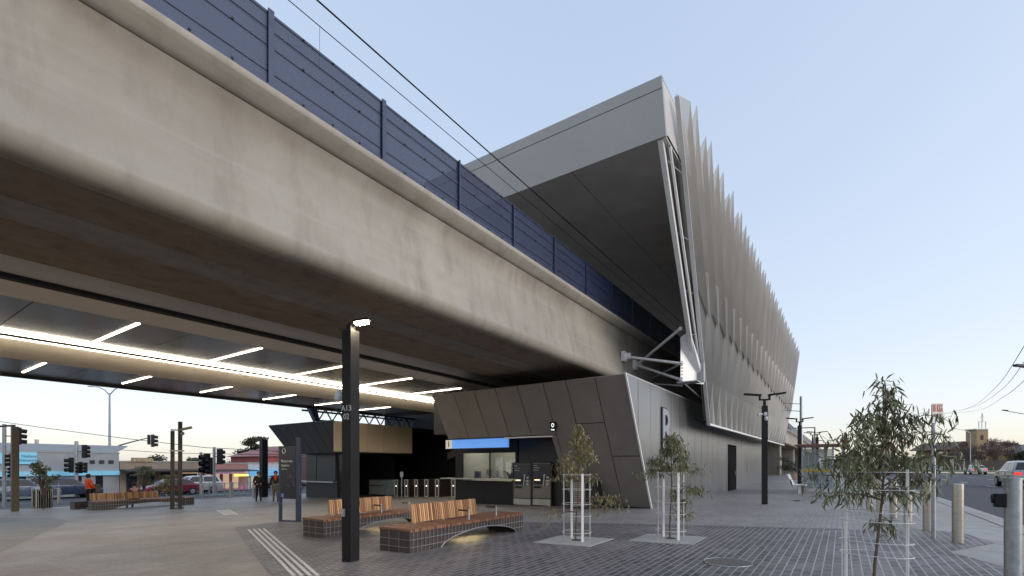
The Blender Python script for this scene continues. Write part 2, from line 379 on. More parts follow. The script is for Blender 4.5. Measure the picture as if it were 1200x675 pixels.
# road on the left of the plaza
sheet('side_road', [(-120,36),(170,36),(170,54.5),(-120,54.5)], .004, M_asph)
sheet('side_footpath', [(-120,54.5),(170,54.5),(170,58),(-120,58)], .09, M_conc)
k = MB(); k.prism([(35.8,gz(35.8)-.2),(36.02,gz(36)-.2),(36.02,gz(36)+.05),(35.8,gz(35.8)+.05)], -120, 170, 'x'); kind(k.build('side_kerb', M_kerb), 'structure')
strip_along('side_lane_marking', [(-60,45),(150,45)], .14, .009, M_paint)

# ------------------------------------------------------------ viaduct
GY = 7.1
vd = thing('viaduct', 'long pale concrete rail viaduct crossing over the plaza from upper left', 'viaduct', (0,GY,4.9))
def sweep(prof, x0, x1, name, m, root, xs=None, bevel=0):
    xs = xs or [x0, x1]; mb = MB(); n = len(prof)
    for i, x in enumerate(xs):
        mb.v += [(x, p[0], p[1]) for p in prof]
    for i in range(len(xs)-1):
        for k_ in range(n): mb.f.append((i*n+k_, i*n+(k_+1) % n, (i+1)*n+(k_+1) % n, (i+1)*n+k_))
    mb.f.append(tuple(range(n))); mb.f.append(tuple(len(xs)*n-1-i for i in range(n)))
    return mb.build(name, m, root, world=True, smooth=True)
# rounded lower corner, slightly leaning web
arc = [(GY+.0+.25-.25*math.cos(a), 4.9+.25-.25*math.sin(a)) for a in [R(t) for t in (0,12,24,36,48,60,72,84,90)]]
web = [(GY+.40,7.0),(GY+.215,6.985),(GY+.27,6.88),(GY+.305,6.76),(GY+.315,6.62),(GY+.30,6.45),(GY+.255,6.2),(GY+.19,5.85),(GY+.12,5.5),(GY+.06,5.25)]+arc+[(GY+3.75,4.9),(GY+3.75,5.4),(GY+3.75,7.0)]
sweep(web, -40, 280, 'girder', M_girder, vd)
# girder soffit: a board-marked darker sheet just under the web, split by a paler construction strip
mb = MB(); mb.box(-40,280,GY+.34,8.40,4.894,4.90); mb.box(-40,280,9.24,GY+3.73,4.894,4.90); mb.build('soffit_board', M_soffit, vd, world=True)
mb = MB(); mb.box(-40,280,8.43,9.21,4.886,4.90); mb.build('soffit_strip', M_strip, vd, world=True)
cop = [(GY+.22,7.005),(GY+.15,7.05),(GY+.07,7.12),(GY+.0,7.185),(GY-.01,7.20),(GY-.01,7.28),(GY+.01,7.31),(GY+.06,7.33),(GY+1.0,7.33),(GY+1.0,7.005)]
sweep(cop, -40, 280, 'coping', M_coping, vd)
mb = MB(); mb.box(-40,280,GY+.235,GY+1.2,6.987,7.004); mb.build('coping_joint', M_seam, vd, world=True)
mb = MB(); mb.box(-40,280,GY+1,26,6.5,6.9); mb.build('deck', M_soffit, vd, world=True)
mb = MB()
for x in range(-38, 280, 24): mb.box(x,x+.02,GY+.1,GY+.13,4.95,6.8)
for x in (62,88,114,140,166,192,218): 
    p = MB(); p.prism([(x-.9,GY+1),(x+.9,GY+1),(x+.9,GY+3.2),(x-.9,GY+3.2)], -.2, 4.9, 'z'); p.build('pier', M_girder, vd, bevel=.15, world=True)
# unseen girder box and gap cover added above the canopy to block sky light
v2 = thing('viaduct', 'unseen girder box added above the lit canopy ceiling to block sky light', 'viaduct', (0,12,5.2))
mb = MB(); mb.box(-40,280,12.4,23.0,5.25,6.4); mb.build('girder', M_soffit, v2, world=True)
mb = MB(); mb.box(-40,60,10.9,12.5,5.9,6.3); mb.build('light_gap_cover', M_seam, v2, world=True)

# fence on the viaduct
fe = thing('screen_fence', 'dark blue perforated metal fence along the viaduct edge', 'fence', (0,GY,7.19))
FY = GY+.10
mb = MB(); mb.box(-30,95,FY-.004,FY+.004,7.36,8.46); mb.build('perforated_panel', M_blue, fe, world=True)
for z, hgt in ((7.40,.09),(7.58,.028),(7.97,.028),(8.22,.010),(8.46,.04)):
    mb = MB(); mb.box(-30,95,FY-.02,FY-.006,z-hgt/2,z+hgt/2); mb.build('rail', M_bluef, fe, world=True)
mb = MB()
for i in range(-30, 180):
    x = 4.0+i*.55
    for z in (7.40,7.97,8.45): mb.box(x-.014,x+.014,FY-.032,FY-.021,z-.014,z+.014)
kind(mb.build('bolts', M_black, fe, world=True), 'stuff')
for i in range(-12, 40):
    x = 4.0+i*2.19; mb = MB()
    wp = .045 if i < 2 else .018
    mb.box(x-wp,x+wp,FY-.06,FY-.036,7.33,8.50); mb.box(x-wp*.3,x+wp*.3,FY-.036,FY+.05,7.33,8.50); mb.box(x-.08,x+.08,FY-.065,FY+.08,7.332,7.355)
    mb.build('post', M_bluef, fe, world=True)
mb = MB(); mb.box(95,280,FY-.01,FY+.03,7.34,8.46); mb.build('distant_panel', M_bluef, fe, world=True)

# overhead wires of the railway
def wire(name, pts, r, label, m=M_black, cat='wire', group=None):
    mb = MB(); mb.tube(pts, r, 5); o = mb.build(name, m); tag(o, label, cat, group); return o
wire('contact_wire', [(-30,8.3,10.5),(14,8.3,10.5),(60,8.3,10.5),(120,8.3,10.5)], .018, 'thick black overhead wire running above the viaduct into the roof', group='overhead rail wires')
mb = MB(); mb.tube([(-30+i*5, 8.3, 10.04) for i in range(31)], .009, 5)
for x in (-4,5.6,14,23,32): mb.tube([(x,8.3,10.04),(x,8.3,9.2)], .004, 4)
mb.tube([(-30,8.3,9.2),(120,8.3,9.2)], .007, 4)
tag(mb.build('catenary_wire', M_black), 'thin overhead wires with droppers below the thick black one', 'wire', 'overhead rail wires')

# ------------------------------------------------------------ lit canopy over the plaza
cn = thing('canopy', 'wide lit ceiling of grey panels with led strips over the plaza', 'canopy', (0,18,4.75))
X0, X1 = -14, 20.5
band = [(11.45,5.42),(11.5,5.2),(11.62,5.02),(11.85,4.86),(12.2,4.75),(12.65,4.70),(12.65,4.80),(12.2,4.90),(11.9,5.05),(11.75,5.25),(11.75,5.42)]
sweep(band, X0, X1, 'curved_fascia', M_band, cn)
for (a, b) in ((12.66,16.05),(18.75,23.75)):
    mb = MB(); x = X0
    while x < X1-.1:
        mb.box(x+.008, x+2.74, a, b, 4.75, 4.80); x += 2.75
    mb.build('ceiling_panel', M_panel, cn, world=True)
mb = MB(); mb.box(X0,X1,11.8,23.74,4.815,4.9); mb.build('ceiling_backing', M_seam, cn, world=True)
beam = [(16.90,4.78),(16.95,4.75),(17.55,4.52),(17.95,4.42),(18.1,4.41),(18.4,4.55),(18.7,4.80),(16.90,4.80)]
sweep(beam, X0, X1, 'beam_cladding', M_beige, cn)
for y in (16.14, 16.70):
    mb = MB(); mb.box(X0,X1,y,y+.12,4.70,4.79); mb.build('led_line', M_led2, cn, world=True)
mb = MB(); mb.box(X0,X1,16.30,16.69,4.71,4.80); mb.box(X0,X1,16.06,16.15,4.74,4.80); mb.box(X0,X1,16.86,16.89,4.76,4.80); mb.build('led_channel', M_seam, cn, world=True)
i = -5
while 4.2+i*2.75 < X1:
    x = 4.2+i*2.75
    for (a, b) in ((12.9,15.85),(19.7,22.95)):
        mb = MB(); mb.box(x-.028,x+.028,a,b,4.735,4.748); mb.build('led_strip', M_led, cn, world=True)
    i += 1
mb = MB(); mb.box(X0,X1,23.76,23.9,4.66,5.2); mb.build('edge_fascia', M_charc, cn, world=True)
mb = MB(); mb.box(X1,X1+.15,11.8,23.74,4.70,5.24); mb.build('edge_fascia', M_charc, cn, world=True)

# ------------------------------------------------------------ station roof and folded screen
rf = thing('station_roof', 'big grey angular station roof with dark underside above the platforms', 'roof', (13.5,4.1,10.9))
Y0, Y1 = 4.1, 19
mb = MB(); mb.slab([(13.28,Y0,12.28),(13.28,Y1,12.28),(13.70,Y1,10.88),(13.70,Y0,10.88)], (.12,0,.03)); mb.build('fascia', M_roof, rf, world=True)
mb = MB()
mb.slab([(13.352,Y0,12.02),(13.352,Y1,12.02),(13.355,Y1,12.008),(13.355,Y0,12.008)], (.02,0,0)); mb.build('fascia_joint', M_seam, rf, world=True)
mb = MB(); nx, ny = 8, 5
for i in range(nx):
    for j in range(ny):
        xa, xb = 13.74+i*4.9, 13.74+(i+1)*4.9-.02; ya, yb = Y0+.02+j*2.98, Y0+(j+1)*2.98
        mb.box(xa, xb, ya, yb, 10.882, 10.93)
mb.build('soffit_panel', M_roofs, rf, world=True)
mb = MB(); mb.slab([(13.85,Y0,10.94),(53,Y0,10.94),(53,Y1,10.94),(13.85,Y1,10.94)], (0,0,.05)); mb.build('roof_deck', M_seam, rf, world=True)
mb = MB(); mb.slab([(13.3,Y0,12.27),(53.4,Y0,12.27),(53.4,Y1,12.27),(13.3,Y1,12.27)], (0,0,.05)); mb.build('roof_top', M_roof, rf, world=True)
# side lining of the roof void
mb = MB(); mb.slab([(13.8,Y0+.0,10.96),(53,Y0,10.96),(53,Y0,12.26),(13.42,Y0,12.26)], (0,.04,0)); mb.build('side_lining', M_roofs, rf, world=True)

scn = thing('folded_screen', 'tall pleated perforated metal screen hung on the station side', 'facade screen', (21.6,4.69,3.3))
NT, NB = (13.86,3.73,12.4), (21.6,4.69,3.3); FT, FB = (53.5,3.35,12.4), (47.95,4.22,3.3)
PUSH = .20
def sp(t, z, out=0.):
    k_ = max(0, (z-3.3)/9.1)
    a = [NB[i]+(NT[i]-NB[i])*k_ for i in range(3)]; b = [FB[i]+(FT[i]-FB[i])*k_ for i in range(3)]
    return (a[0]+(b[0]-a[0])*t, a[1]+(b[1]-a[1])*t-out+PUSH*min(1,k_), z)
NP = 21
up = MB(); up2 = MB(); rnd = random.Random(3)
def col(t, outs): return [sp(t, z, o) for z, o in outs]
def strip_between(mb, A, B):
    n = len(mb.v); L = len(A); mb.v += A+B
    for i in range(L-1): mb.f.append((n+i, n+L+i, n+L+i+1, n+i+1))
prev = None
for i in range(NP):
    t0 = i/NP; dt = 1/NP; j = rnd.uniform(-.12,.12)
    zb = 7.15 - 1.0*t0 + rnd.uniform(-.08,.08)
    v0 = 12.2 if i == 0 else 11.6
    cols = [
        (t0,          [(zb+.95, .04), (9.0,.04), (v0, .02)]),
        (t0+dt*.34,   [(zb-.15, .30), (9.5,.28), (12.30+j, .27)]),
        (t0+dt*.50,   [(zb+.80, .06), (9.2,.06), (11.75, .04)]),
        (t0+dt*.86,   [(zb+.12, .26), (9.2,.26), (12.52-j, .24)]),
        (t0+dt,       [(zb+.70, .06), (9.0,.06), (11.6, .04)]),
    ]
    for q_, ((ta, oa), (tb, ob)) in enumerate(zip(cols[:-1], cols[1:])): strip_between((up, up2)[q_ % 2], col(ta, oa), col(tb, ob))
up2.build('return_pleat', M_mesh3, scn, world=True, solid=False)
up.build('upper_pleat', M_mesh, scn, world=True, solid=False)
lo = MB()
for i in range(NP):
    t0 = i/NP; dt = 1/NP
    cols = [(t0, [(3.36,.02),(5,.0),(8.4,.0)]), (t0+dt*.5, [(3.36,.03),(5,.20),(6.6,.30),]), (t0+dt, [(3.36,.02),(5,.0),(8.4,.0)])]
    cols[1] = (t0+dt*.5, [(3.36,.04),(5,.20),(8.4,.34)])
    for (ta, oa), (tb, ob) in zip(cols[:-1], cols[1:]): strip_between(lo, col(ta, oa), col(tb, ob))
lo.build('lower_pleat', M_mesh2, scn, world=True, solid=False)
ln = MB(); P = [sp(0,3.5,-.10), sp(1,3.5,-.10), sp(1,11.3,-.10), sp(0,11.3,-.10)]; ln.slab(P, (0,.04,0)); ln.build('liner', M_liner, scn, world=True)
ed = MB(); ed.bar(sp(0,3.3,.02), sp(0,12.15,.05), .13, .06); ed.build('edge_trim', M_white, scn, world=True)
ed = MB(); ed.bar(sp(0,3.32,.02), sp(1,3.32,.02), .14, .08); ed.build('bottom_trim', M_white, scn, world=True)
ed = MB(); ed.bar(sp(1,3.3,.02), sp(1,12.0,.05), .06, .05); ed.build('edge_trim', M_roof, scn, world=True)
ed = MB(); ed.slab([sp(0,3.28,-.12), sp(1,3.28,-.12), (47.9,5.15,3.6), (22.2,5.35,3.6)], (0,0,.05)); ed.build('underside_closer', M_charc, scn, world=True)
# raking white frame at the near end
fr = thing('raking_frame', 'white steel raking frame at the near end of the screen', 'steel frame', (19.4,4.7,4.7))
ct, cb = Vector((13.85,4.3,10.95)), Vector((19.5,4.74,5.3))
mb = MB(); mb.bar(ct, cb, .15, .22); mb.build('raking_column', M_white, fr, world=True, bevel=.02)
mb = MB(); mb.tube([ct+Vector((.35,-.16,-.1)), cb+Vector((.15,-.14,.3))], .045, 10); mb.build('side_tube', M_white, fr, world=True, smooth=True)
def lerp(a, b, t): return Vector(a)+(Vector(b)-Vector(a))*t
mb = MB(); mb.slab([(18.45,4.99,6.35), lerp(ct,cb,.78)+Vector((.1,-.02,0)), (19.6,4.40,5.0), (19.6,4.42,4.72), (18.6,5.02,4.72), (18.6,5.02,6.0)], (.05,.0,0)); mb.build('gusset_plate', M_white, fr, world=True)
mb = MB()
for q in range(6):
    for s2 in (0,1):
        y = 4.95-.42*s2; mb.box(18.5+.8*s2,18.58+.8*s2,y-.02,y+.02,4.85+q*.12,4.89+q*.12)
mb.box(19.3,19.5,4.35,4.62,4.78,5.5); mb.build('bolt_plate', M_roof, fr, world=True)
for t in (.06,.33,.58,.80):
    a = lerp(ct, cb, t); z = a.z; mb = MB(); mb.tube([a, Vector(sp(0, z, .0))], .016, 8); mb.build('tie_rod', M_galv, fr, world=True)
A = Vector((18.5,7.15,5.93)); B = onY(746,428,7.15); C = Vector((18.2,4.92,6.62)); D = Vector((18.45,4.95,5.38)); Eb = Vector((18.6,5.0,4.80))
for p, q, r in ((A, D, .055), (B, C, .055), (B, Eb, .055), (B+Vector((2.2,0,-.2)), D, .035)):
    mb = MB(); mb.tube([p, q], r, 12)
    mb.ball(p, r*1.5, 8); mb.ball(q, r*1.5, 8); mb.build('strut', M_white, fr, world=True, smooth=True)
for p in (A, B):
    mb = MB(); mb.box(p.x-.16,p.x+.16,p.y-.02,p.y+.12,p.z-.2,p.z+.2); mb.box(p.x-.03,p.x+.03,p.y-.22,p.y,p.z-.12,p.z+.12); mb.build('anchor_plate', M_white, fr, world=True)
mb = MB(); mb.tube([(18.7,4.9,4.66),(21.4,4.9,4.4)], .03, 8); mb.tube([(18.7,5.0,4.60),(19.0,7.1,4.95)], .03, 8); mb.bar((18.6,4.35,4.68),(18.6,5.1,4.68),.5,.04); mb.build('bottom_rail', M_galv, fr, world=True)

# ------------------------------------------------------------ kiosk one (station building right)
KY = 5.42; XB = 16.46; SL = .5704
def fx(z): return XB-SL*(z-.1)
kb = thing('station_building', 'station building with leaning bronze front and long steel panelled side wall', 'building', (16.5,5.4,.1))
TOP = 4.36
# body (dark core)
mb = MB(); mb.prism([(XB+.10,-.3),(47.6,-.3),(47.6,TOP-.06),(fx(TOP)+.22,TOP-.06),(XB+.10,.12)], KY+.03, 8.3, 'y'); mb.build('wall_core', M_seam, kb, world=True)
mb = MB(); mb.box(XB+5.5,47.6,8.3,14.4,-.3,TOP-.06); mb.box(XB+.12,XB+5.5,8.3,10.99,-.3,2.9); mb.box(XB+.12,XB+5.5,14.0,14.4,-.3,2.9); mb.box(fx(2.7)+.15,XB+5.5,8.3,14.35,2.9,TOP-.06); mb.build('rear_wall', M_charc, kb, world=True)
# side cladding panels
mb = MB(); xs = [16.37-1.22*2]; x = 15.15
cuts = [x+1.21*i for i in range(27)]
def xedge(z): return fx(z)
zt = TOP; zb = .02
mb.slab([(xedge(zb)+.01,KY,zb),(cuts[0]-.01,KY,(XB-cuts[0])/SL+.1),(cuts[0]-.01,KY,zt),(xedge(zt)+.01,KY,zt)] if False else [(cuts[0]-.035,KY,(XB-cuts[0])/SL+.1+.02),(cuts[0]-.035,KY,zt),(fx(zt)+.01,KY,zt)], (0,.03,0))
mb.slab([(cuts[0],KY,(XB-cuts[0])/SL+.1),(cuts[1]-.012,KY,(XB-cuts[1]+.012)/SL+.1),(cuts[1]-.012,KY,zt),(cuts[0],KY,zt)], (0,.03,0))
mb.slab([(cuts[1],KY,(XB-cuts[1])/SL+.1),(XB,KY,.1),(XB+.04,KY,zb),(cuts[2]-.012,KY,zb),(cuts[2]-.012,KY,zt),(cuts[1],KY,zt)], (0,.03,0))
for a, b in zip(cuts[2:-1], cuts[3:]):
    mb.box(a, b-.035, KY, KY+.03, zb, zt)
mb.build('side_panel', M_side, kb, world=True)
mb = MB(); mb.bar((fx(TOP)-.02,KY-.01,TOP+.02),(XB-.02,KY-.01,.08),.05,.06); mb.build('corner_trim', M_white, kb, world=True)
mb = MB(); mb.box(fx(TOP),47.7,KY-.005,KY+.10,TOP+.002,TOP+.05); mb.build('parapet_cap', M_roof, kb, world=True)
mb = MB(); mb.box(XB+.05,47.6,KY-.01,KY+.02,-.2,.10); mb.build('plinth', M_seam, kb, world=True)
# leaning front cladding
fY = [5.42,6.43,7.46,8.33,9.37,10.33,11.3,12.3,13.47]
BZ = 2.68
mb = MB()
def fpanel(ya, yb, za, zb_, ya2=None):
    g = .014; ya2 = ya if ya2 is None else ya2
    mb.slab([(fx(za),ya2+g,za),(fx(za),yb-g,za),(fx(zb_),yb-g,zb_),(fx(zb_),ya+g,zb_)], (.04,0,.02))
for i, (a, b) in enumerate(zip(fY[:-1], fY[1:])):
    if i == 0: fpanel(a, b, .12, 1.88); fpanel(a, b, 1.91, TOP)
    elif i == 1: fpanel(a, b, .12, 2.98); fpanel(a, b, 3.01, TOP)
    elif i == 2: fpanel(a, b, .12, 1.88); fpanel(a, b, 1.91, TOP)
    elif i == 3:
        fpanel(a, b, BZ, TOP); g = .014
        mb.slab([(fx(.12),a+g,.12),(fx(.12),a+.12,.12),(fx(BZ-.03),a+.22,BZ-.03),(fx(BZ-.03),a+g,BZ-.03)], (.04,0,.02))
    elif i == 7: fpanel(a, b-.05, BZ, TOP)
    else: fpanel(a, b, BZ, TOP)
mb.build('front_panel', M_clad, kb, world=True)
mb = MB(); mb.slab([(fx(.1)+.045,5.45,.12),(fx(.1)+.045,8.42,.12),(fx(BZ)+.045,8.5,BZ),(fx(BZ)+.045,13.38,BZ),(fx(TOP)+.045,13.4,TOP-.02),(fx(TOP)+.045,5.45,TOP-.02)], (.08,0,.04)); mb.build('front_backing', M_seam, kb, world=True)
mb = MB(); mb.box(XB-.02,XB+.12,5.46,8.45,-.1,.1); mb.build('plinth', M_seam, kb, world=True)
mb = MB(); mb.slab([(fx(BZ)+.06,8.45,BZ-.02),(fx(BZ)+.06,13.4,BZ-.02),(XB+.4,13.4,BZ+.0),(XB+.4,8.45,BZ+.0)], (0,0,.04)); mb.build('entry_soffit', M_charc, kb, world=True)
mb = MB(); mb.box(fx(BZ)+.02,fx(BZ)+.06,8.5,10.6,BZ-.075,BZ-.03); mb.build('edge_strip', M_white, kb, world=True)
mb = MB(); mb.slab([(fx(BZ)+.1,13.38,BZ),(fx(TOP)+.1,13.38,TOP-.02),(XB+5,13.38,TOP-.02),(XB+5,13.38,BZ)], (0,.05,0)); mb.build('end_panel', M_clad, kb, world=True)
# ticket office
mb = MB(); mb.box(XB+.08,XB+.12,11.0,14.35,.02-.2,.93); mb.build('office_dado', M_black, kb, world=True)
mb = MB(); mb.box(XB-.28,XB+.25,10.98,14.95,.985,1.025); mb.build('counter', mat('counter_steel',(.42,.40,.37),.35,.7,.08), kb, world=True)
w_ = MB(); w_.box(XB+.06,XB+.14,13.95,14.35,.98,2.68); w_.box(XB+.06,XB+.14,11.0,11.12,.98,2.68); w_.box(XB+.06,XB+.14,11.12,13.95,2.12,2.68); w_.box(XB+.07,XB+.12,12.42,12.46,.98,2.12)
fw = w_.build('window', M_black, kb, world=True)
g_ = MB(); g_.box(XB+.09,XB+.10,11.12,13.95,1.03,2.12); o = g_.build('pane', M_glass, kb, world=True); o.parent = fw
mb = MB(); mb.box(XB+2.4,XB+2.45,11.0,14.0,.0,2.68); mb.box(XB+.14,XB+2.4,13.94,13.98,0,2.68); mb.box(XB+.14,XB+2.4,11.0,11.04,0,2.68); mb.build('office_interior', mat('office_wall',(.45,.45,.40),.7,0,.06), kb, world=True)
mb = MB(); mb.box(XB+.14,XB+2.4,11.04,13.94,2.63,2.66); mb.build('office_ceiling', mat('office_ceiling',(.6,.6,.58),.8,0,.03), kb, world=True)
mb = MB(); mb.box(XB+1.0,XB+1.2,11.4,13.6,2.59,2.62); mb.build('office_light', emit('office_led',(1,.9,.72),7.0), kb, world=True)
mb = MB(); mb.box(XB+2.30,XB+2.38,12.0,12.12,0,2.6); mb.box(XB+2.30,XB+2.38,11.06,11.2,0,2.6); mb.box(XB+2.30,XB+2.38,11.06,12.1,2.0,2.12); mb.build('inner_door_frame', M_beigep, kb, world=True)
mb = MB()
for (ya, yb2, za, zb2) in ((12.3,12.7,1.3,1.9),(12.9,13.2,1.15,1.75),(13.35,13.8,1.0,1.95)): mb.box(XB+2.36,XB+2.39,ya,yb2,za,zb2)
mb.build('notice_board', mat('notice_paper',(.62,.64,.66),.7,0,.3,6), kb, world=True)
mb = MB(); mb.box(XB+2.34,XB+2.39,11.2,12.0,0,2.0); mb.build('inner_door', M_charc, kb, world=True)
# door in the side wall
dr = MB(); a, b = onY(853.5,550,KY).x, onY(862,550,KY).x
dr.box(a, b, KY-.025, KY+.01, .10, 2.72); d_ = dr.build('door', mat('matt_black_door',(.012,.012,.013),.9,0,.1,spec=.05), kb, world=True)
dh = MB(); dh.box(b-.35,b-.3,KY-.07,KY-.03,1.0,1.25); dh.build('handle', M_galv, d_).location = -kb.location
dr = MB(); dr.box(a-.06,a,KY-.04,KY+.0,.10,2.78); dr.box(b,b+.06,KY-.04,KY,.1,2.78); dr.box(a-.06,b+.06,KY-.04,KY,2.725,2.79); dr.build('door_frame', MATS['matt_black_door'], kb, world=True)
# big letter R
tt = text('R', 2.05, M_white, None, (18.05, KY-.03, 2.86), (R(90),0,0), 'station_letter', .02, bold=.02)
bpy.data.objects.remove(tt); lt = thing('station_letter', 'large white letter R with black outline on the steel wall', 'letter', (18.05,KY-.03,2.86))
text('R', 2.05, mat('letter_fill',(.32,.34,.40),.5,.1,.05), lt, (0,-.012,0), (R(90),0,0), 'letter_face', .02, bold=.02)
t2 = text('R', 2.05, mat('letter_outline',(.02,.022,.035),.5,0,.05), lt, (0,0,0), (R(90),0,0), 'letter_outline', .008, bold=.075)

# blue ticket-office light box
bs = thing('lightbox_sign', 'long glowing blue sign above the ticket office window', 'sign', (15.4,12,2.3))
mb = MB(); mb.box(15.32,15.5,10.72,13.5,2.29,2.65); mb.build('blue_face', emit('blue_face',(.12,.32,.80),.18,(.10,.25,.5)), bs, world=True)
mb = MB(); mb.box(15.315,15.5,10.70,13.88,2.265,2.288); mb.box(15.315,15.5,10.70,13.88,2.652,2.67); mb.build('case', M_black, bs, world=True)
mb = MB(); mb.box(15.33,15.5,13.52,13.86,2.29,2.65); mb.build('info_face', emit('info_face',(.8,.75,.6),.1,(.5,.48,.42)), bs, world=True)
text('i', .36, M_seam, bs, (-.075,1.69,.17), FACE, 'info_symbol', .003, bold=.008)
# small projecting train sign
ps = thing('projecting_sign', 'small black projecting station sign with white ring by the entrance', 'sign', (14.7,8.15,2.8))
q0 = onX(648,497,14.75)
mb = MB(); mb.box(14.72,14.78,q0.y-.13,q0.y+.11,2.78,3.12); mb.box(14.76,15.0,q0.y-.02,q0.y+.02,2.9,2.94); mb.build('sign_board', M_black, ps, world=True, bevel=.01)
mb = MB(); mb.tube([(14.712,q0.y-.01+.045*math.cos(a*.3927),2.99+.06*math.sin(a*.3927)) for a in range(16)], .014, 6, close=True); mb.build('ring', emit('sign_white',(1,1,1),.2), ps, world=True)
text('Train', .07, MATS['sign_white'], ps, (.012,q0.y-.01-8.15,.03), FACE, 'lettering', .002, bold=.003)

# ticket machines
def ticket_machine(yc, label):
    t = thing('ticket_machine', label, 'ticket machine', (XB-.02,yc,gz(yc)), 0, 'ticket machines by the entrance')
    mb = MB(); mb.box(-.02,.1,-.42,.42,.30,1.70); mb.build('body', mat('machine_body',(.19,.175,.16),.4,.5,.08), t, bevel=.01)
    mb = MB(); mb.box(-.025,.1,-.42,.42,.03,.27); mb.build('plinth', mat('machine_plinth',(.40,.39,.37),.4,.6,.08), t)
    mb = MB()
    for y in (-.44,.44): mb.box(-.05,.1,y-.018,y+.018,0,1.72)
    mb.box(-.05,.1,-.42,.42,1.70,1.73); mb.build('frame', M_charc, t)
    mb = MB(); mb.box(-.035,-.02,-.40,.40,1.05,1.67); mb.build('header', mat('machine_header',(.03,.032,.045),.25,.2,.1), t)
    mb = MB(); mb.box(-.06,-.035,-.05,.33,.85,1.10); mb.build('screen', mat('machine_screen',(.02,.025,.035),.1,0,.2), t)
    mb = MB(); mb.box(-.062,-.06,.04,.30,1.0,1.05); mb.build('screen_strip', emit('screen_amber',(1,.75,.4),.25), t)
    mb = MB(); mb.tube([(-.06,-.10,.80),(-.06,-.16,1.22)], .02, 8); mb.tube([(-.06,-.13,1.22),(-.06,-.21,1.24)], .02, 8); mb.build('contour_strip', M_white, t)
    for z in (.86,1.0,1.13):
        mb = MB(); mb.box(-.055,-.03,-.34,-.23,z-.04,z+.04); mb.build('keypad', M_galv, t, bevel=.008)
    mb = MB(); mb.box(-.07,-.02,.02,.32,.70,.78); mb.build('tray', M_black, t, bevel=.01)
    for i in range(3): text(['Tickets','Top up myki','Cards only'][i], .055, M_white, t, (-.037,.36,1.60-i*.09), FACE, 'lettering', .002, 'LEFT')
    return t
ticket_machine(10.72, 'ticket machine next to the office counter, left of the pair')
ticket_machine(9.80, 'ticket machine nearer the caged tree, right of the pair')
# lattice cabinet behind first tree
tb = G(680,594); t = thing('lattice_cabinet', 'grey cabinet with beige lattice front behind the caged young tree', 'cabinet', (15.9,7.65,.05))
mb = MB(); mb.box(-.3,.3,-.55,.35,0,.98); mb.build('cabinet_body', M_charc, t, bevel=.01)
mb = MB()
for i in range(8): y = -.12+i*.065; mb.box(-.33,-.305,y-.012,y+.012,.05,.95)
for i in range(13): z = .08+i*.07; mb.box(-.325,-.31,-.14,.36,z-.012,z+.012)
mb.build('lattice', mat('lattice_beige',(.42,.36,.29),.6,.1,.1), t)

# items behind the window
def counter_item(y, x, label, cat, name, fn, m):
    t = MB(); fn(t); o = t.build(name, m); o.location = (XB+x, y, 1.025); tag(o, label, cat); return o
mb0 = MB(); mb0.box(XB+.15,XB+.75,11.05,13.93,.96,1.024); mb0.build('inner_counter', M_charc, kb, world=True)
counter_item(13.3,.35,'purple box standing behind the ticket office window','box','leaflet_box',lambda t:(t.box(-.08,.08,-.13,.13,0,.30),t.box(-.09,-.08,-.13,.13,.02,.10)), mat('purple_card',(.13,.07,.28),.5,0,.1))
counter_item(12.75,.5,'white monitor back behind the ticket office glass','monitor','monitor',lambda t:(t.box(-.02,.02,-.16,.16,.12,.40),t.box(-.05,.05,-.03,.03,0,.14),t.box(-.08,.08,-.08,.08,0,.01)), M_white)
counter_item(12.2,.35,'small white card terminal on a stand in the office window','card terminal','card_terminal',lambda t:(t.box(-.05,.0,-.07,.07,.08,.34),t.box(-.06,.06,-.08,.08,0,.02),t.box(-.03,.0,-.02,.02,0,.1)), M_white)
def flower(t):
    rr = random.Random(5)
    for i in range(26):
        a = rr.uniform(0,6.28); l = rr.uniform(.12,.34); t.tube([(0,0,.0),(math.cos(a)*l*.4,math.sin(a)*l*.5,l*.8),(math.cos(a)*l*.7,math.sin(a)*l,l*.95)], [.012,.016,.006], 5)
    t.cyl(0,0,0,.1,.07,.09,10)
counter_item(11.6,.4,'dark red flower arrangement behind the office glass','flowers','flower_pot',flower, mat('red_petals',(.22,.05,.05),.6,0,.5))

# ------------------------------------------------------------ second building and concourse
k2 = thing('station_building', 'dark kiosk with leaning ribbed fascia and shuttered window across the plaza', 'building', (18.7,25,-.45))
def fx2(z): return 18.65-.56*(z+.1)+.1
YL, YR = 30.9, 23.3
TL = onX(314,499,16.5); 
mb = MB(); n = 7
yt = [23.35+(TL.y-23.35)*i/n for i in range(n+1)]; yb = [23.35+(29.3-23.35)*i/n for i in range(n+1)]
xt, xb_ = 16.5, 17.6
for i in range(n): mb.slab([(xb_,yb[i]+.02,2.32),(xb_,yb[i+1]-.02,2.32),(xt,yt[i+1]-.02,4.08),(xt,yt[i]+.02,4.08)], (.06,0,.03))
mb.build('fascia_panel', mat('kiosk_fascia',(.085,.086,.094),.4,.3,.1,1.2), k2, world=True)
mb = MB(); mb.slab([(xb_+.07,yb[0],2.32),(xb_+.07,yb[-1],2.32),(xt+.07,yt[-1],4.06),(xt+.07,yt[0],4.06)], (.1,0,.03)); mb.build('fascia_backing', M_seam, k2, world=True)
mb = MB(); mb.box(18.7,18.8,25.9,29.2,-.7,2.32); mb.box(18.8,27,29.0,29.2,-.7,4.0); mb.box(17.7,27,23.42,29.2,3.9,4.06); mb.box(17.7,18.9,23.4,29.2,2.3,2.36); mb.build('wall', M_charc, k2, world=True)
mb = MB()
a, b = onX(351,550,18.7).y, onX(394,550,18.7).y; m_ = (a+b)/2
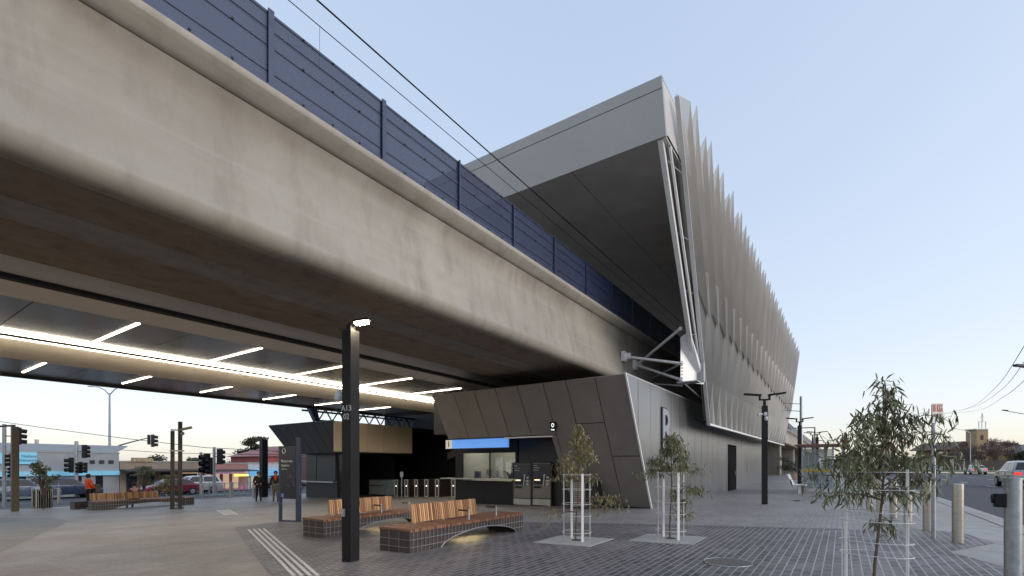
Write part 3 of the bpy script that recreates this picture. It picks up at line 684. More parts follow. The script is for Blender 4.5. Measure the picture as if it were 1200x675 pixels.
for z in range(14): mb.box(18.64,18.69,m_+.03,a,.62+z*.12,.62+z*.12+.1); mb.box(18.64,18.69,b,m_-.03,.62+z*.12,.62+z*.12+.1)
sh = mb.build('shutter', mat('shutter_slats',(.06,.063,.07),.35,.5,.1), k2, world=True)
mb = MB(); mb.box(18.4,18.7,b-.1,a+.05,.50,.58); mb.build('counter', M_galv, k2, world=True)
mb = MB()
for (x0,x1) in ((16.62,17.7),(17.72,18.9),(18.92,20.1),(20.12,21.3),(21.32,22.5)): mb.box(x0,x1,23.28,23.34,2.36,4.06)
mb.build('side_panel', M_beigep, k2, world=True)
mb = MB(); mb.box(18.7,22.6,23.36,23.46,2.30,4.04); mb.build('side_backing', M_seam, k2, world=True)
mb = MB(); mb.box(18.75,22.6,23.5,25.9,2.28,2.34); mb.build('entry_soffit', M_black, k2, world=True)
mb = MB(); mb.box(18.75,18.8,25.3,25.9,-.6,2.3); mb.build('glass_side', M_glass, k2, world=True)
mb = MB(); mb.box(22.5,22.6,25.0,29,-.6,4.0); mb.build('rear_wall', M_black, k2, world=True)
# black concourse wall
cw = thing('concourse_wall', 'tall black wall behind the ticket gates', 'wall', (26,15,-.2))
mb = MB(); mb.box(25.5,25.7,14.4,31,-.9,4.2); mb.box(25.5,25.7,14.4,29.4,4.2,5.6); mb.build('wall_panel', M_black, cw, world=True)
mb = MB(); mb.box(25.38,25.49,15.5,20.6,.9,2.4); mb.build('dark_screen', mat('gloss_black',(.008,.008,.009),.15,0,.1), cw, world=True)
es = thing('stair_soffit', 'dark sloping underside of the stairs behind the ticket office', 'stairs', (24,17,2.5))
mb = MB(); mb.slab([(22.5,14.5,4.6),(22.5,20.2,2.35),(22.5,20.2,1.95),(22.5,14.5,3.5)], (1.6,0,0)); mb.build('stair_stringer', mat('stair_brown',(.06,.05,.043),.6,.2,.2), es, world=True)
mb = MB(); mb.box(22.2,22.4,14.45,16.4,2.4,3.5); mb.build('stair_panel', mat('stair_panel',(.09,.078,.068),.5,.3,.2), es, world=True)
# roof truss against the sky
tr = thing('roof_truss', 'open steel roof truss seen against the sky above the far kiosk', 'truss', (17.5,26,4.3))
for z, y in ((5.0,26.2),(4.3,26.2),(5.0,27.6)):
    mb = MB(); mb.bar((17.4,y,z),(26,y,z),.11,.11); mb.build('chord', M_bluef, tr, world=True)
mb = MB()
for i in range(9):
    x = 17.6+i*.95; mb.bar((x,26.2,4.3),(x+.47,26.2,5.0),.06,.06); mb.bar((x+.47,26.2,5.0),(x+.95,26.2,4.3),.06,.06); mb.bar((x,26.2,5.0),(x+.9,27.6,5.0),.05,.05)
mb.build('web_member', M_bluef, tr, world=True)
mb = MB(); mb.slab([(17.0,26.2,5.0),(17.5,26.2,5.0),(17.75,26.2,4.1),(17.5,26.2,4.1)], (0,.3,0)); mb.build('end_plate', mat('blue_steel',(.16,.24,.38),.4,.2,.1), tr, world=True)

# ticket gates
gx = 21.0
gates_px = [466, 478, 489.5, 501.5, 514, 533]
def gate_obj(y, label):
    t = thing('ticket_gate', label, 'ticket gate', (gx, y, gz(y)), 0, 'ticket gates in the concourse')
    mb = MB(); mb.box(-.1,1.5,-.12,.12,.02,1.0); mb.build('cabinet', mat('gate_brown',(.10,.075,.06),.35,.4,.1), t, bevel=.01)
    mb = MB()
    for yy in (-.13,.13): mb.box(-.14,-.08,yy-.03,yy+.03,0,1.04)
    mb.box(-.14,-.08,-.10,.10,.0,.06); mb.box(-.14,1.5,-.17,.17,1.005,1.05); mb.build('steel_frame', M_bollard, t)
    mb = MB(); mb.ball((-.13,0,.66), .04, 8); mb.build('reader_light', emit('reader',(1,1,1),.4), t)
    mb = MB(); mb.box(.6,.63,.14,.5,.3,.95); mb.build('paddle', M_shglass, t)
    return t
names = ['leftmost ticket gate beside the glass panel','second ticket gate from the left','third ticket gate from the left, middle of the row','fourth ticket gate from the left','fifth ticket gate, just left of the wide gate gap','ticket gate next to the ticket office counter']
g0 = None
for i, p in enumerate(gates_px):
    y = onX(p,570,gx).y
    if g0 is None: g0 = gate_obj(y, names[i])
    else: dup(g0, (gx,y,gz(y)), 0, names[i])
a, b = onX(433,570,gx).y, onX(463,570,gx).y
t = thing('glass_barrier', 'low glass barrier with steel rail left of the ticket gates', 'barrier', (gx,a,gz(a)))
mb = MB(); mb.box(gx-.01,gx+.01,b,a,-.3,.62); mb.build('glass_panel', M_shglass, t, world=True)
mb = MB(); mb.bar((gx,b,.65),(gx,a,.63),.06,.05); mb.bar((gx,b+1.0,.28),(gx,a,.28),.05,.08); mb.bar((gx,a,-.4),(gx,a,.64),.06,.06); mb.bar((gx,b+.8,-.4),(gx,b+.8,.64),.04,.04); mb.build('steel_rail', M_bollard, t, world=True)
mb = MB(); q = at(470.5,556,29); mb.box(q.x,q.x+.05,q.y-.12,q.y+.12,q.z-.16,q.z+.16); mb.box(q.x+.0,q.x+.04,q.y-.03,q.y+.03,gz(q.y),q.z-.16); tag(mb.build('notice_stand', M_galv), 'small pale notice stand behind the leftmost ticket gate', 'sign')

# ------------------------------------------------------------ curved timber benches
def bench(loc, rz, label, L=3.55, W=.75, back=(.45,2.35), lit=True):
    t = thing('park_bench', label, 'bench', loc, rz, 'arched timber benches on the plaza')
    H_ = .38
    n = 22; arch = []
    x0, x1 = .75, L-.28
    for i in range(n+1):
        a = i/n; x = x0+(x1-x0)*a; z = .26*math.sin(math.pi*a)**.55 if 0 < a < 1 else 0
        arch.append((x, z))
    poly = [(0,0)]+arch+[(L,0),(L,H_),(0,H_)]
    mb = MB(); mb.prism(poly, 0, W, 'y'); mb.build('arched_base', M_tile, t)
    # steel rods that run over the base faces
    mb = MB()
    def zb(x):
        if x <= x0 or x >= x1: return 0
        a = (x-x0)/(x1-x0); return .26*math.sin(math.pi*a)**.55
    x = .07
    while x < L:
        for y in (-.012, W+.012): mb.tube([(x,y,zb(x)+.005),(x,y,H_)], .006, 5)
        x += .10
    for y in (-.014, W+.014):
        for z in (.12,.25):
            seg = []
            xx = 0
            while xx <= L:
                if zb(xx) < z-.01: seg.append((xx,y,z))
                elif len(seg) > 1: mb.tube(seg, .007, 5); seg = []
                else: seg = []
                xx += .05
            if len(seg) > 1: mb.tube(seg, .007, 5)
        mb.tube([(p[0],y,p[1]+.012) for p in arch], .013, 5)
    for x in (-.012, L+.012):
        for z in (.12,.25): mb.tube([(x,0,z),(x,W,z)], .006, 5)
        for k_ in range(1,3): mb.tube([(x,W*k_/3,0),(x,W*k_/3,H_)], .006, 5)
    mb.box(-.02,x0,-.02,-.002,0,.02); mb.build('steel_rods', mat('rod_steel',(.34,.33,.33),.4,.7,.1), t)
    mb = MB(); x = 0; rr = random.Random(2)
    while x < L-.03:
        mb.box(x, x+.038, -.03, W+.03, H_+.002, H_+.055+rr.uniform(-.002,.002)); x += .05
    mb.build('seat', M_woodseat, t)
    mb = MB(); mb.box(0,L,.0,W,H_,H_+.02); mb.build('seat_backing', M_seam, t)
    yb_ = W*.52; x = back[0]; mb = MB()
    while x < back[1]:
        h = .33+rr.uniform(-.004,.004)
        mb.slab([(x+.006,yb_,H_+.10),(x+.040,yb_,H_+.10),(x+.040,yb_+.05,H_+.10+h),(x+.006,yb_+.05,H_+.10+h)], (0,.045,0)); x += .05
    mb.build('backrest', M_woodback, t)
    mb = MB(); mb.box(back[0]+.02,back[1]-.02,yb_+.098,yb_+.11,H_+.16,H_+.36)
    for x in (back[0]+.15,(back[0]+back[1])/2,back[1]-.15): mb.box(x-.02,x+.02,yb_+.095,yb_+.12,H_+.05,H_+.3)
    mb.build('back_bracket', M_galv, t)
    for x in (back[0]+1.25, back[1]+.28):
        mb = MB(); mb.tube([(x,yb_-.02,H_+.24),(x,.10,H_+.24)], .017, 8); a_ = mb.build('armrest', mat('armrest_dark',(.06,.05,.045),.4,.3,.1), t)
        mb = MB(); mb.tube([(x,.10,H_+.05),(x,.10,H_+.27)], .022, 10); mb.build('post', M_galv, a_)
    if lit:
        mb = MB(); mb.box(x0+.75,x1-.75,W*.45,W*.55,.262-.02,.262-.008); mb.build('underseat_light', M_glow, t)
    return t
nb = G(481,649); nl = G(443,646)
b0 = bench((nb.x-.02, 6.09, gz(6.4)-.01), 0, 'nearest arched timber bench, right of the black lamp post')
pB = G(353.7,628.7)
dup(b0, (pB.x, pB.y-.80, gz(pB.y-.4)-.01), 0, 'arched timber bench behind the black lamp post, nearer the map totem')
pC = G(103,597.5)
bench((pC.x, pC.y-.75, gz(pC.y)-.02), 0, 'long arched timber bench at the far left with the maroon person seated on it', 4.3, .75, (-.02,2.75), False)
pD = G(82,596.5)
mb = MB(); mb.box(0,.75,0,.75,0,.42); o = mb.build('bench_block', M_tile, bevel=.01); o.location = (pD.x,pD.y-.75,gz(pD.y)-.02); tag(o, 'square dark tiled seat block at the left end of the far bench', 'seat block')

# ------------------------------------------------------------ lamp posts
def dome_cam(mb, p, r=.07):
    mb.ball(p, r, 12, (1,1,1.05)); mb.cyl(p[0],p[1],p[2]+r*.3,p[2]+r*1.6,r*1.15,r*.7,12)
lp = G(411,658)
t = thing('lamp_post', 'black square lamp post with lit lamp in the foreground, marked A13 02', 'lamp post', lp, R(8))
mb = MB(); mb.box(-.095,.095,-.095,.095,0,3.72-lp.z); mb.build('column', M_black, t, bevel=.008)
mb = MB(); mb.box(-.05,.05,-.05,.05,3.72-lp.z,3.80-lp.z); mb.box(-.03,.03,-.12,.03,3.79-lp.z,3.85-lp.z); mb.build('arm', M_black, t)
ax = Vector((.10,-.16,3.83-lp.z)); 
mb = MB(); mb.box(-.07,.07,-.42,-.10,3.83-lp.z,3.87-lp.z); hd = mb.build('lamp_head', M_black, t, bevel=.01)
mb = MB(); mb.box(-.055,.055,-.32,-.13,3.80-lp.z,3.829-lp.z); mb.build('lens', M_lamp, hd)
mb = MB(); mb.box(-.125,-.095,.02,.08,.72,.84); mb.build('socket_plate', M_galv, t)
mb = MB(); mb.tube([(0,.09,2.76-lp.z),(0,.20,2.80-lp.z)], .02, 8); mb.tube([(0,.2,2.80-lp.z),(0,.27,2.78-lp.z)], .015, 6); dome_cam(mb, (0,.27,2.67-lp.z), .062); mb.build('dome_camera', mat('camera_white',(.6,.6,.6),.3,0,.04), t, smooth=True)
text('A13\n02', .13, mat('post_lettering',(.55,.55,.55),.5,0,.03), t, (-.098,-.005,2.42-lp.z), FACE, 'lettering', .002)
lpl = bpy.data.lights.new('lamp_light', 'SPOT')

def twin_post(p, topz, label, cam_=False, wd=.17, rz=0):
    t = thing('lamp_post', label, 'lamp post', p, rz, 'twin arm lamp posts along the footpath')
    h = topz-p[2]
    mb = MB(); mb.box(-wd/2,wd/2,-wd/2,wd/2,0,h-.35); mb.build('column', M_black, t, bevel=.008)
    mb = MB(); mb.cyl(0,0,h-.35,h-.12,.05); mb.box(-.04,.04,-.16,.16,h-.16,h-.11)
    for s2 in (-1,1): mb.box(-.035,.035,s2*.16-.03,s2*.16+.03,h-.16,h+.02)
    mb.build('bracket', M_black, t)
    for s2 in (-1,1):
        mb = MB(); mb.slab([(-.1,s2*.12,h+.0),(.1,s2*.12,h+.0),(.1,s2*.68,h+.06),(-.1,s2*.68,h+.06)], (0,0,.055)); mb.build('lamp_head', M_black, t)
    if cam_:
        mb = MB(); mb.box(-.16,-.08,-.05,.05,h-.72,h-.6); dome_cam(mb, (-.2,0,h-.85), .06); mb.tube([(-.1,.1,h-.66),(-.16,.26,h-.70)], .045, 10); mb.build('security_camera', MATS['camera_white'], t, smooth=True)
        mb = MB(); mb.cyl(.02,-.13,h-1.6,h-.4,.018); mb.build('antenna', MATS['camera_white'], t)
    return t
q = G(896,591); d = dist(q)
twin_post(q, H+(545-464)/F*d, 'tall black twin arm lamp post with white security camera in front of the steel wall', True, rz=R(20))
q = G(937,574); d = dist(q)
twin_post(q, H+(545-491.5)/F*d, 'black twin arm lamp post beside the bus shelter seat', rz=R(20))
q = G(957.5,566.5); d = dist(q); twin_post(q, H+(545-507)/F*d, 'black twin arm lamp post behind the bus shelter glass', rz=R(20))
q = G(952.5,564); d = dist(q); twin_post(q, H+(545-508)/F*d, 'slender twin arm lamp post seen left of the shelter end', wd=.12, rz=R(20))
q = G(967.5,561.5); d = dist(q); twin_post(q, H+(545-517)/F*d, 'farthest black lamp post right of the bus shelter', rz=R(20))

# galvanised traction poles beyond the screen
def gpole(px_, ybase, ytop, label, name='pole', wpx=3.5, m=M_galv, extra=None):
    q = G(px_, ybase); d = dist(q); top = H+(545-ytop)/F*d
    t = thing(name, label, 'pole', q); r = wpx*d/F/2
    mb = MB(); mb.cyl(0,0,0,top-q.z,r*1.1,r*.9,14); mb.build('shaft', m, t, smooth=True)
    mb = MB(); mb.cyl(0,0,top-q.z,top-q.z+.04,r*1.0,r*.5,14); mb.build('cap', m, t)
    return t, q, d, top
t, q, d, top = gpole(938.8,566,465,'tall galvanised traction pole behind the lamp posts', 'traction_pole', 3.2)
for z in (473.5,482): 
    mb = MB(); zz = H+(545-z)/F*d-q.z; mb.tube([(0,0,zz),(0,1.1,zz+.15)], .03, 6); mb.build('cross_arm', M_galv, t)
t, q, d, top = gpole(955,566,501,'slim galvanised pole with a long flat arm over the bus shelter', 'traction_pole', 2.0)
mb = MB(); mb.bar((0,0,top-q.z),(0,1.9,top-q.z+.02),.08,.08); mb.build('cross_arm', M_galv, t)

# bus shelter
q = G(941,576); sh0 = Vector((29.0,1.1,gz(1.1)))
t = thing('bus_shelter', 'small glass bus shelter with red brown roof and yellow band', 'bus shelter', sh0)
mb = MB(); mb.box(-.6,2.6,-1.0,.9,2.42-sh0.z+.15,2.50-sh0.z+.15); mb.build('roof', mat('shelter_roof',(.30,.11,.085),.5,.1,.1), t, bevel=.02)
for (x,y) in ((0,-.7),(0,.6),(2.3,-.7),(2.3,.6)):
    mb = MB(); mb.box(x-.03,x+.03,y-.03,y+.03,0,2.36); mb.build('post', M_galv, t)
mb = MB(); mb.box(-.005,.005,-.7,.6,.2,2.2); mb.box(.1,2.3,.595,.605,.2,2.2); mb.build('glass_panel', M_shglass, t)
mb = MB(); mb.box(-.012,-.006,-.7,.6,1.04,1.18); mb.box(.1,2.3,.58,.594,1.04,1.18); mb.build('yellow_band', mat('yellow_film',(.5,.38,.05),.5,0,.05), t)
mb = MB(); mb.box(.3,1.9,.1,.5,.42,.47); mb.box(.4,.46,.2,.4,0,.42); mb.box(1.7,1.76,.2,.4,0,.42); mb.build('seat', M_white, t)
q = G(930,578)
t = thing('platform_seat', 'white steel seat with tilted back beside the black lamp post', 'seat', q, R(0))
mb = MB(); mb.box(-.6,.6,-.55,0,.40,.45); mb.build('seat', M_white, t, bevel=.01)
mb = MB(); mb.slab([(-.6,.0,.45),(.6,.0,.45),(.6,.22,.95),(-.6,.22,.95)], (0,.04,0)); mb.build('backrest', M_white, t)
for x in (-.45,.45): mb = MB(); mb.box(x-.03,x+.03,-.32,-.22,0,.40); mb.build('leg', M_white, t)
q = G(965,563); t = thing('litter_bin', 'grey litter bin beyond the bus shelter', 'bin', q); mb = MB(); mb.box(-.3,.3,-.3,.3,0,1.1); mb.build('body', M_galv, t, bevel=.04); mb = MB(); mb.box(-.32,.32,-.32,.32,1.11,1.16); mb.build('lid', M_roof, t, bevel=.02)

# bus stop sign and parking sign pole
q = G(988.5,560.0); d = dist(q); t = thing('bus_stop_sign', 'bus stop sign with orange and grey blade behind the tree crown', 'sign', q)
mb = MB(); mb.cyl(0,0,0,H+(545-512)/F*d-q.z,.05); mb.build('pole', M_black, t)
z0, z1 = H+(545-523)/F*d-q.z, H+(545-513)/F*d-q.z
mb = MB(); mb.slab([(0,.18,z0),(0,-.45,z0),(0,-.45,z1),(0,.18,z1)], (.04,0,0)); mb.build('blade', mat('bus_sign_orange',(.45,.14,.06),.5,0,.3,3), t)
mb = MB(); mb.slab([(-.005,.18,z0-.25),(-.005,-.45,z0-.25),(-.005,-.45,z0-.01),(-.005,.18,z0-.01)], (.04,0,0)); mb.build('grey_blade', M_galv, t)
q = G(1094,631); d = dist(q); t = thing('parking_sign', 'galvanised sign pole with white and red parking sign among the bollards', 'sign', q)
mb = MB(); mb.cyl(0,0,0,H+(545-474)/F*d-q.z,.032,n=14); mb.build('pole', M_galv, t, smooth=True)
z0, z1 = H+(545-496)/F*d-q.z, H+(545-473)/F*d-q.z
vr = Vector((s_, -c_, 0))
def card(mb, q0, halfL, halfR, z0, z1, th=.006, off=0):
    f = Vector((c_, s_, 0)); mb.slab([vr*(-halfL)+f*(off)+Vector((0,0,z0)), vr*halfR+f*off+Vector((0,0,z0)), vr*halfR+f*off+Vector((0,0,z1)), vr*(-halfL)+f*off+Vector((0,0,z1))], f*th)
mb = MB(); card(mb, q, .06, .13, z0, z1, .004, -.045); mb.build('plate', M_white, t)
mb = MB(); card(mb, q, .05, -.00, z1-.15, z1-.02, .002, -.048); card(mb, q, -.02, .12, z1-.15, z1-.02, .002, -.048); mb.build('red_mark', mat('faded_red',(.6,.22,.14),.6,0,.1), t)
tx = text('1P', .10, M_white, t, vr*.07-Vector((c_,s_,0))*.051+Vector((0,0,z1-.085)), (R(90),0,TH-R(90)), 'lettering', .001)
tx = text('8AM-6PM\nMON-FRI', .036, MATS['faded_red'], t, vr*.035-Vector((c_,s_,0))*.05+Vector((0,0,z1-.215)), (R(90),0,TH-R(90)), 'lettering', .001)
# bollards
bl = [((1122.5,636.5),'foremost steel bollard nearest the road edge', 567.5),((1087,622),'steel bollard just left of the parking sign pole',564.5),((1064,614.6),'steel bollard third from the front, seen behind the caged tree',None),((1047,607),'steel bollard fourth from the front, half hidden by the caged tree',None),((1031,601.5),'steel bollard fifth from the front behind the tree trunk',None),((1019,597.5),'farthest steel bollard of the row',None)]
b0 = None
for (p, lab, _) in bl:
    q = G(*p)
    if b0 is None:
        b0 = thing('bollard', lab, 'bollard', q, 0, 'steel bollards along the footpath')
        mb = MB(); mb.cyl(0,0,0,.985,.078,n=28); mb.build('tube', M_bollard, b0, smooth=True)
        mb = MB(); mb.cyl(0,0,.985,.995,.076,.070,n=28); mb.build('cap', M_bollard, b0)
    else: dup(b0, q, 0, lab)
q = Vector((7.35,-1.52,gz(-1.5))); dd = dist(q)
t = thing('signal_pole', 'thick galvanised pole with black push button box at the right edge', 'pole', q)
mb = MB(); mb.cyl(0,0,0,H-(562-545)/F*dd-q.z,.072,n=24); mb.build('shaft', M_galv, t, smooth=True)
mb = MB(); mb.cyl(0,0,H-(562-545)/F*dd-q.z,H-(562-545)/F*dd-q.z+.02,.08,n=24); mb.build('cap', M_galv, t)
mb = MB(); hz = H-(585-545)/F*dd-q.z; mb.box(-.05,.05,.06,.15,hz-.09,hz+.06); mb.tube([(-.0,.15,hz),(0,.17,hz)], .05, 12); mb.build('push_button', M_black, t, bevel=.012)

# ------------------------------------------------------------ map totem
p = G(340,611.5); t = thing('map_totem', 'tall dark station map totem reading Reservoir Station', 'sign', p, R(14))
mb = MB(); mb.box(-.04,.04,-.40,-.25,0,2.52+.02); mb.build('post', M_bluef, t, bevel=.006)
mb = MB(); mb.box(-.035,.035,.34,.42,0,2.30); mb.build('post', M_bluef, t)
mb = MB(); mb.box(-.045,.045,-.25,.34,.70,2.30); mb.build('board', mat('totem_board',(.022,.024,.033),.22,.1,.1), t)
mb = MB(); mb.box(-.03,.03,-.40,.42,0,.05); mb.build('base_rail', M_bluef, t)
fc = -.048
mb = MB(); mb.tube([(fc,.20+.06*math.cos(a*.3927),2.15+.075*math.sin(a*.3927)) for a in range(16)], .010, 5, close=True); mb.build('ring', M_white, t)
text('Reservoir', .115, M_white, t, (fc,.30,1.84), FACE, 'lettering', .001, 'LEFT')
text('Station', .115, M_white, t, (fc,.30,1.71), FACE, 'lettering', .001, 'LEFT')
text('High Street', .05, M_white, t, (fc,.30,1.60), FACE, 'lettering', .001, 'LEFT')
mb = MB(); rr = random.Random(8)
for i in range(26):
    y, z = rr.uniform(-.2,.28), rr.uniform(1.0,1.45); a, l = rr.uniform(0,3.14), rr.uniform(.03,.12)
    mb.bar((fc,y,z),(fc,min(.32,max(-.23,y+l*math.cos(a))),z+l*math.sin(a)),.006,.004)
mb.build('map_lines', mat('map_pink',(.28,.13,.2),.5,0,.4), t)
mb = MB(); mb.box(fc-.003,fc,.20,.31,.74,.86); mb.build('symbol_plate', mat('symbol_blue',(.08,.22,.5),.5,0,.05), t)
text('i', .10, M_white, t, (fc-.005,.255,.80), FACE, 'symbol', .001)

# twin cctv posts on the plaza
p = G(206.5,596); t = thing('camera_post', 'twin dark posts with mesh base carrying security cameras', 'camera post', p, R(66))
d = dist(p)
mb = MB(); mb.box(-.09,.09,-.24,-.07,0,H+(545-494)/F*d-p.z); mb.build('post', mat('bronze_post',(.055,.048,.04),.4,.5,.1), t, bevel=.01)
mb = MB(); mb.box(-.08,.08,.06,.22,0,H+(545-505)/F*d-p.z); mb.build('post', MATS['bronze_post'], t, bevel=.01)
mb = MB()
for i in range(5): mb.bar((-.12,-.30+i*.13,.02),(-.12,-.30+i*.13,1.5),.015,.015)
for i in range(10): mb.bar((-.12,-.30,.04+i*.16),(-.12,.24,.04+i*.16),.015,.015)
mb.box(-.13,.13,-.31,.25,0,.03); mb.build('mesh_guard', M_charc, t)
zc = H+(545-503.5)/F*d-p.z
mb = MB(); mb.bar((-.1,-.18,zc),(-.18,-.62,zc+.12),.12,.11); mb.box(-.2,-.08,-.2,.2,zc-.05,zc+.0); mb.ball((-.2,-.25,zc-.18),.09,10); mb.build('security_camera', mat('camera_beige',(.42,.38,.30),.4,.1,.05), t)
mb = MB(); mb.box(-.12,.12,-.31,.25,zc-1.02,zc-.96); mb.build('band', M_galv, t)
p = G(17.5,599); d = dist(p); t = thing('square_pole', 'brown black square pole at the far left with signal lamps behind', 'pole', p)
mb = MB(); mb.box(-.13,.13,-.13,.13,0,H+(545-500)/F*d-p.z); mb.build('shaft', mat('brown_pole',(.085,.06,.04),.5,.3,.15), t, bevel=.01)
mb = MB(); zz = H+(545-498.5)/F*d-p.z; mb.bar((0,.12,zz),(-.3,1.6,zz),.1,.08); mb.build('bracket', M_black, t)
p = G(309,582.5); d = dist(p); t = thing('square_pole', 'thick black pole between the two standing people', 'pole', p)
mb = MB(); mb.box(-.2,.2,-.2,.2,0,H+(545-515)/F*d-p.z); mb.build('shaft', M_black, t, bevel=.01)
mb = MB(); zz = H+(545-516)/F*d-p.z; mb.box(-.1,.1,.15,.9,zz-.05,zz+.03); mb.build('lamp_arm', M_black, t)

# ------------------------------------------------------------ young caged gum trees
def leaf(mb, p, d, L, Wd, rr):
    d = d.normalized(); side = d.cross(Vector((rr.uniform(-1,1), rr.uniform(-1,1), rr.uniform(-.3,.3))))
    if side.length < .01: side = Vector((1,0,0))
    side.normalize(); nrm = side.cross(d); bend = nrm*L*rr.uniform(-.18,.18)
    m_ = p+d*L*.45+bend; q1 = p+d*L*.2+bend*.6
    n = len(mb.v)
    mb.v += [tuple(p), tuple(q1+side*Wd*.42), tuple(m_+side*Wd*.5), tuple(p+d*L), tuple(m_-side*Wd*.5), tuple(q1-side*Wd*.42), tuple(m_+nrm*Wd*.12)]
    mb.f += [(n,n+1,n+2,n+6),(n,n+6,n+4,n+5),(n+6,n+2,n+3),(n+6,n+3,n+4)]
def gum(loc, label, H0, rnd_seed, limbs, m, leafL=.11, leafW=.018, nleaf=22, lean=(0,0), group='young caged gum trees'):
    rr = random.Random(rnd_seed); t = thing('gum_tree', label, 'tree', loc, 0, group)
    tw = MB(); lf = MB(); pts = []; SP = 1.85 if H0 < 2.3 or nleaf == 28 else 1.6
    for i in range(10):
        a = i/9; pts.append(Vector((lean[0]*a+.02*math.sin(a*7+rnd_seed), lean[1]*a+.02*math.cos(a*6), H0*.92*a)))
    tw.tube(pts, [.014*(1-.75*i/9)+.003 for i in range(10)], 7)
    vr_ = Vector((s_,-c_,0)); vf = Vector((c_,s_,0))
    for (z, right, reach, rise, dense) in limbs:
        k_ = min(8.99, z/(H0*.92)*9); i = int(k_); st = pts[i].lerp(pts[i+1], k_-i) if i < 9 else pts[9]
        for rep in range(3):
            dirv = (vr_*right + vf*rr.uniform(-.7,.7)*(abs(right)*.3+.6)); 
            if dirv.length < .05: dirv = vf*rr.uniform(-1,1)
            reach2 = reach*SP; ln_ = reach2*rr.uniform(.75,1.05)
            hv = dirv.normalized()*ln_ if abs(right) < .1 else Vector((0,0,0))+vr_*right*reach2*rr.uniform(.45,1.05)+vf*rr.uniform(-.6,.6)*reach2
            ppts = [st+hv*(a)+Vector((0,0,rise*math.sin(a*2.2)-.06*a*a)) for a in (0,.2,.4,.6,.8,1)]
            tw.tube(ppts, [.006,.005,.0045,.004,.003,.002], 5)
            for q in range(int(nleaf*dense)):
                a = rr.uniform(.22,1.0)**.7; k2_ = a*5; i2 = min(4,int(k2_)); p = ppts[i2].lerp(ppts[i2+1], k2_-i2)
                off = Vector((rr.gauss(0,.06),rr.gauss(0,.06),rr.gauss(0,.05))); pp = p+off
                if rr.random() < .5: tw.tube([p, pp], .0018, 3, caps=False)
                dd_ = Vector((rr.gauss(0,.35),rr.gauss(0,.35),-1+rr.uniform(0,.35)))
                if rr.random() < .12: dd_.z = rr.uniform(-.2,.5)
                leaf(lf, pp, dd_, leafL*rr.uniform(.6,1.2), leafW*rr.uniform(.7,1.25), rr)
    tw.build('trunk', M_bark, t, smooth=True); lf.build('crown', m, t, solid=False); return t
tr1 = G(676,634)
L1 = [(1.15,-.9,.30,.10,.7),(1.2,.6,.32,.05,.8),(1.35,-.6,.42,.12,1.0),(1.5,.8,.28,.18,1.1),(1.55,-.8,.25,.1,.8),(1.65,.4,.3,.2,1.0),(1.75,.9,.22,.2,1.0),(1.8,-.5,.15,.15,.6),(1.9,.3,.15,.22,.7),(2.0,.1,.08,.22,.6),(.75,.95,.55,.12,1.1),(.65,.8,.55,.05,.9),(.55,-1,.55,.02,.5),(1.3,.0,.2,.1,.8),(1.45,.2,.2,.2,.8)]
gum(tr1+Vector((0,0,.01)), 'thin caged young gum tree with olive leaves, left of the pair by the building', 2.35, 4, L1, M_tree2, .115, .020, 28, (.02,.0))
tr2 = G(786,632)
L2 = [(1.2,-.9,.40,.16,1.3),(1.25,.9,.42,.16,1.3),(1.35,-.6,.42,.2,1.4),(1.4,.6,.40,.2,1.4),(1.5,-.3,.3,.25,1.2),(1.55,.4,.32,.25,1.2),(1.65,0,.22,.28,1.0),(1.75,.2,.14,.25,.9),(1.75,-.3,.2,.2,.9),(1.0,.9,.38,.0,1.2),(.85,.95,.4,-.1,1.0),(.6,.8,.35,-.1,.8),(1.3,0,.3,.1,1.0),(.9,.2,.15,.05,.4)]
gum(tr2+Vector((0,0,.01)), 'bushy caged young gum tree in front of the large letter R', 2.15, 9, L2, M_tree, .14, .021, 30)
tr3 = G(1026,690)
L3 = [(1.05,-.9,.45,.2,1.2),(1.1,.9,.5,.15,1.2),(1.15,-.6,.4,.2,1.2),(1.2,.5,.4,.2,1.0),(.95,-.95,.50,.10,1.0),(1.05,.8,.36,.02,.8),(1.15,-.9,.5,.28,1.5),(1.2,.9,.62,.26,1.6),(1.25,-.5,.5,.3,1.5),(1.3,.5,.5,.3,1.5),(1.35,-.95,.42,.35,1.4),(1.4,.95,.58,.34,1.5),(1.5,.1,.3,.35,1.2),(1.55,.8,.42,.35,1.2),(1.6,-.6,.35,.3,1.0),(1.7,.3,.3,.35,.5),(1.75,-.3,.2,.3,.4),(1.85,.2,.14,.3,.3),(2.0,.15,.08,.2,.22),(2.1,.1,.05,.15,.2),(.7,.5,.3,.0,.6),(1.0,0,.2,.1,.6)]
gum(tr3+Vector((0,0,.01)), 'nearest caged young gum tree with drooping dark leaves beside the bollards', 2.3, 12, L3, M_tree3, .135, .020, 31, (.05,-.09))

def cage(loc, label, r=.27, h=1.30, rot=0, thin=True, rings=(.18,.50,.72,1.00,1.28)):
    t = thing('tree_guard', label, 'tree guard', loc, rot, 'white steel tree guards')
    for i, a in enumerate((0,90,180,270)):
        if i % 2 and not thin: continue
        x, y = r*math.cos(R(a)), r*math.sin(R(a)); mb = MB()
        if i % 2 == 0: mb.box(x-.012,x+.012,y-.021,y+.021,0,h)
        else: mb.box(x-.011,x+.011,y-.011,y+.011,0,h)
        mb.build('post', M_white if i % 2 == 0 else M_galv, t)
    RR = 1.04 if thin else 1.22
    for z in rings:
        mb = MB(); mb.tube([(r*RR*math.cos(R(a)), r*(1.04 if thin else .8)*math.sin(R(a)), z) for a in range(0,360,12)], .0042, 6, close=True); mb.build('ring', M_wire_w, t)
    return t
cage(tr1, 'white steel guard around the left tree by the building', rot=R(49))
cage(tr2, 'white steel guard around the bushy tree in front of the letter', rot=R(46))
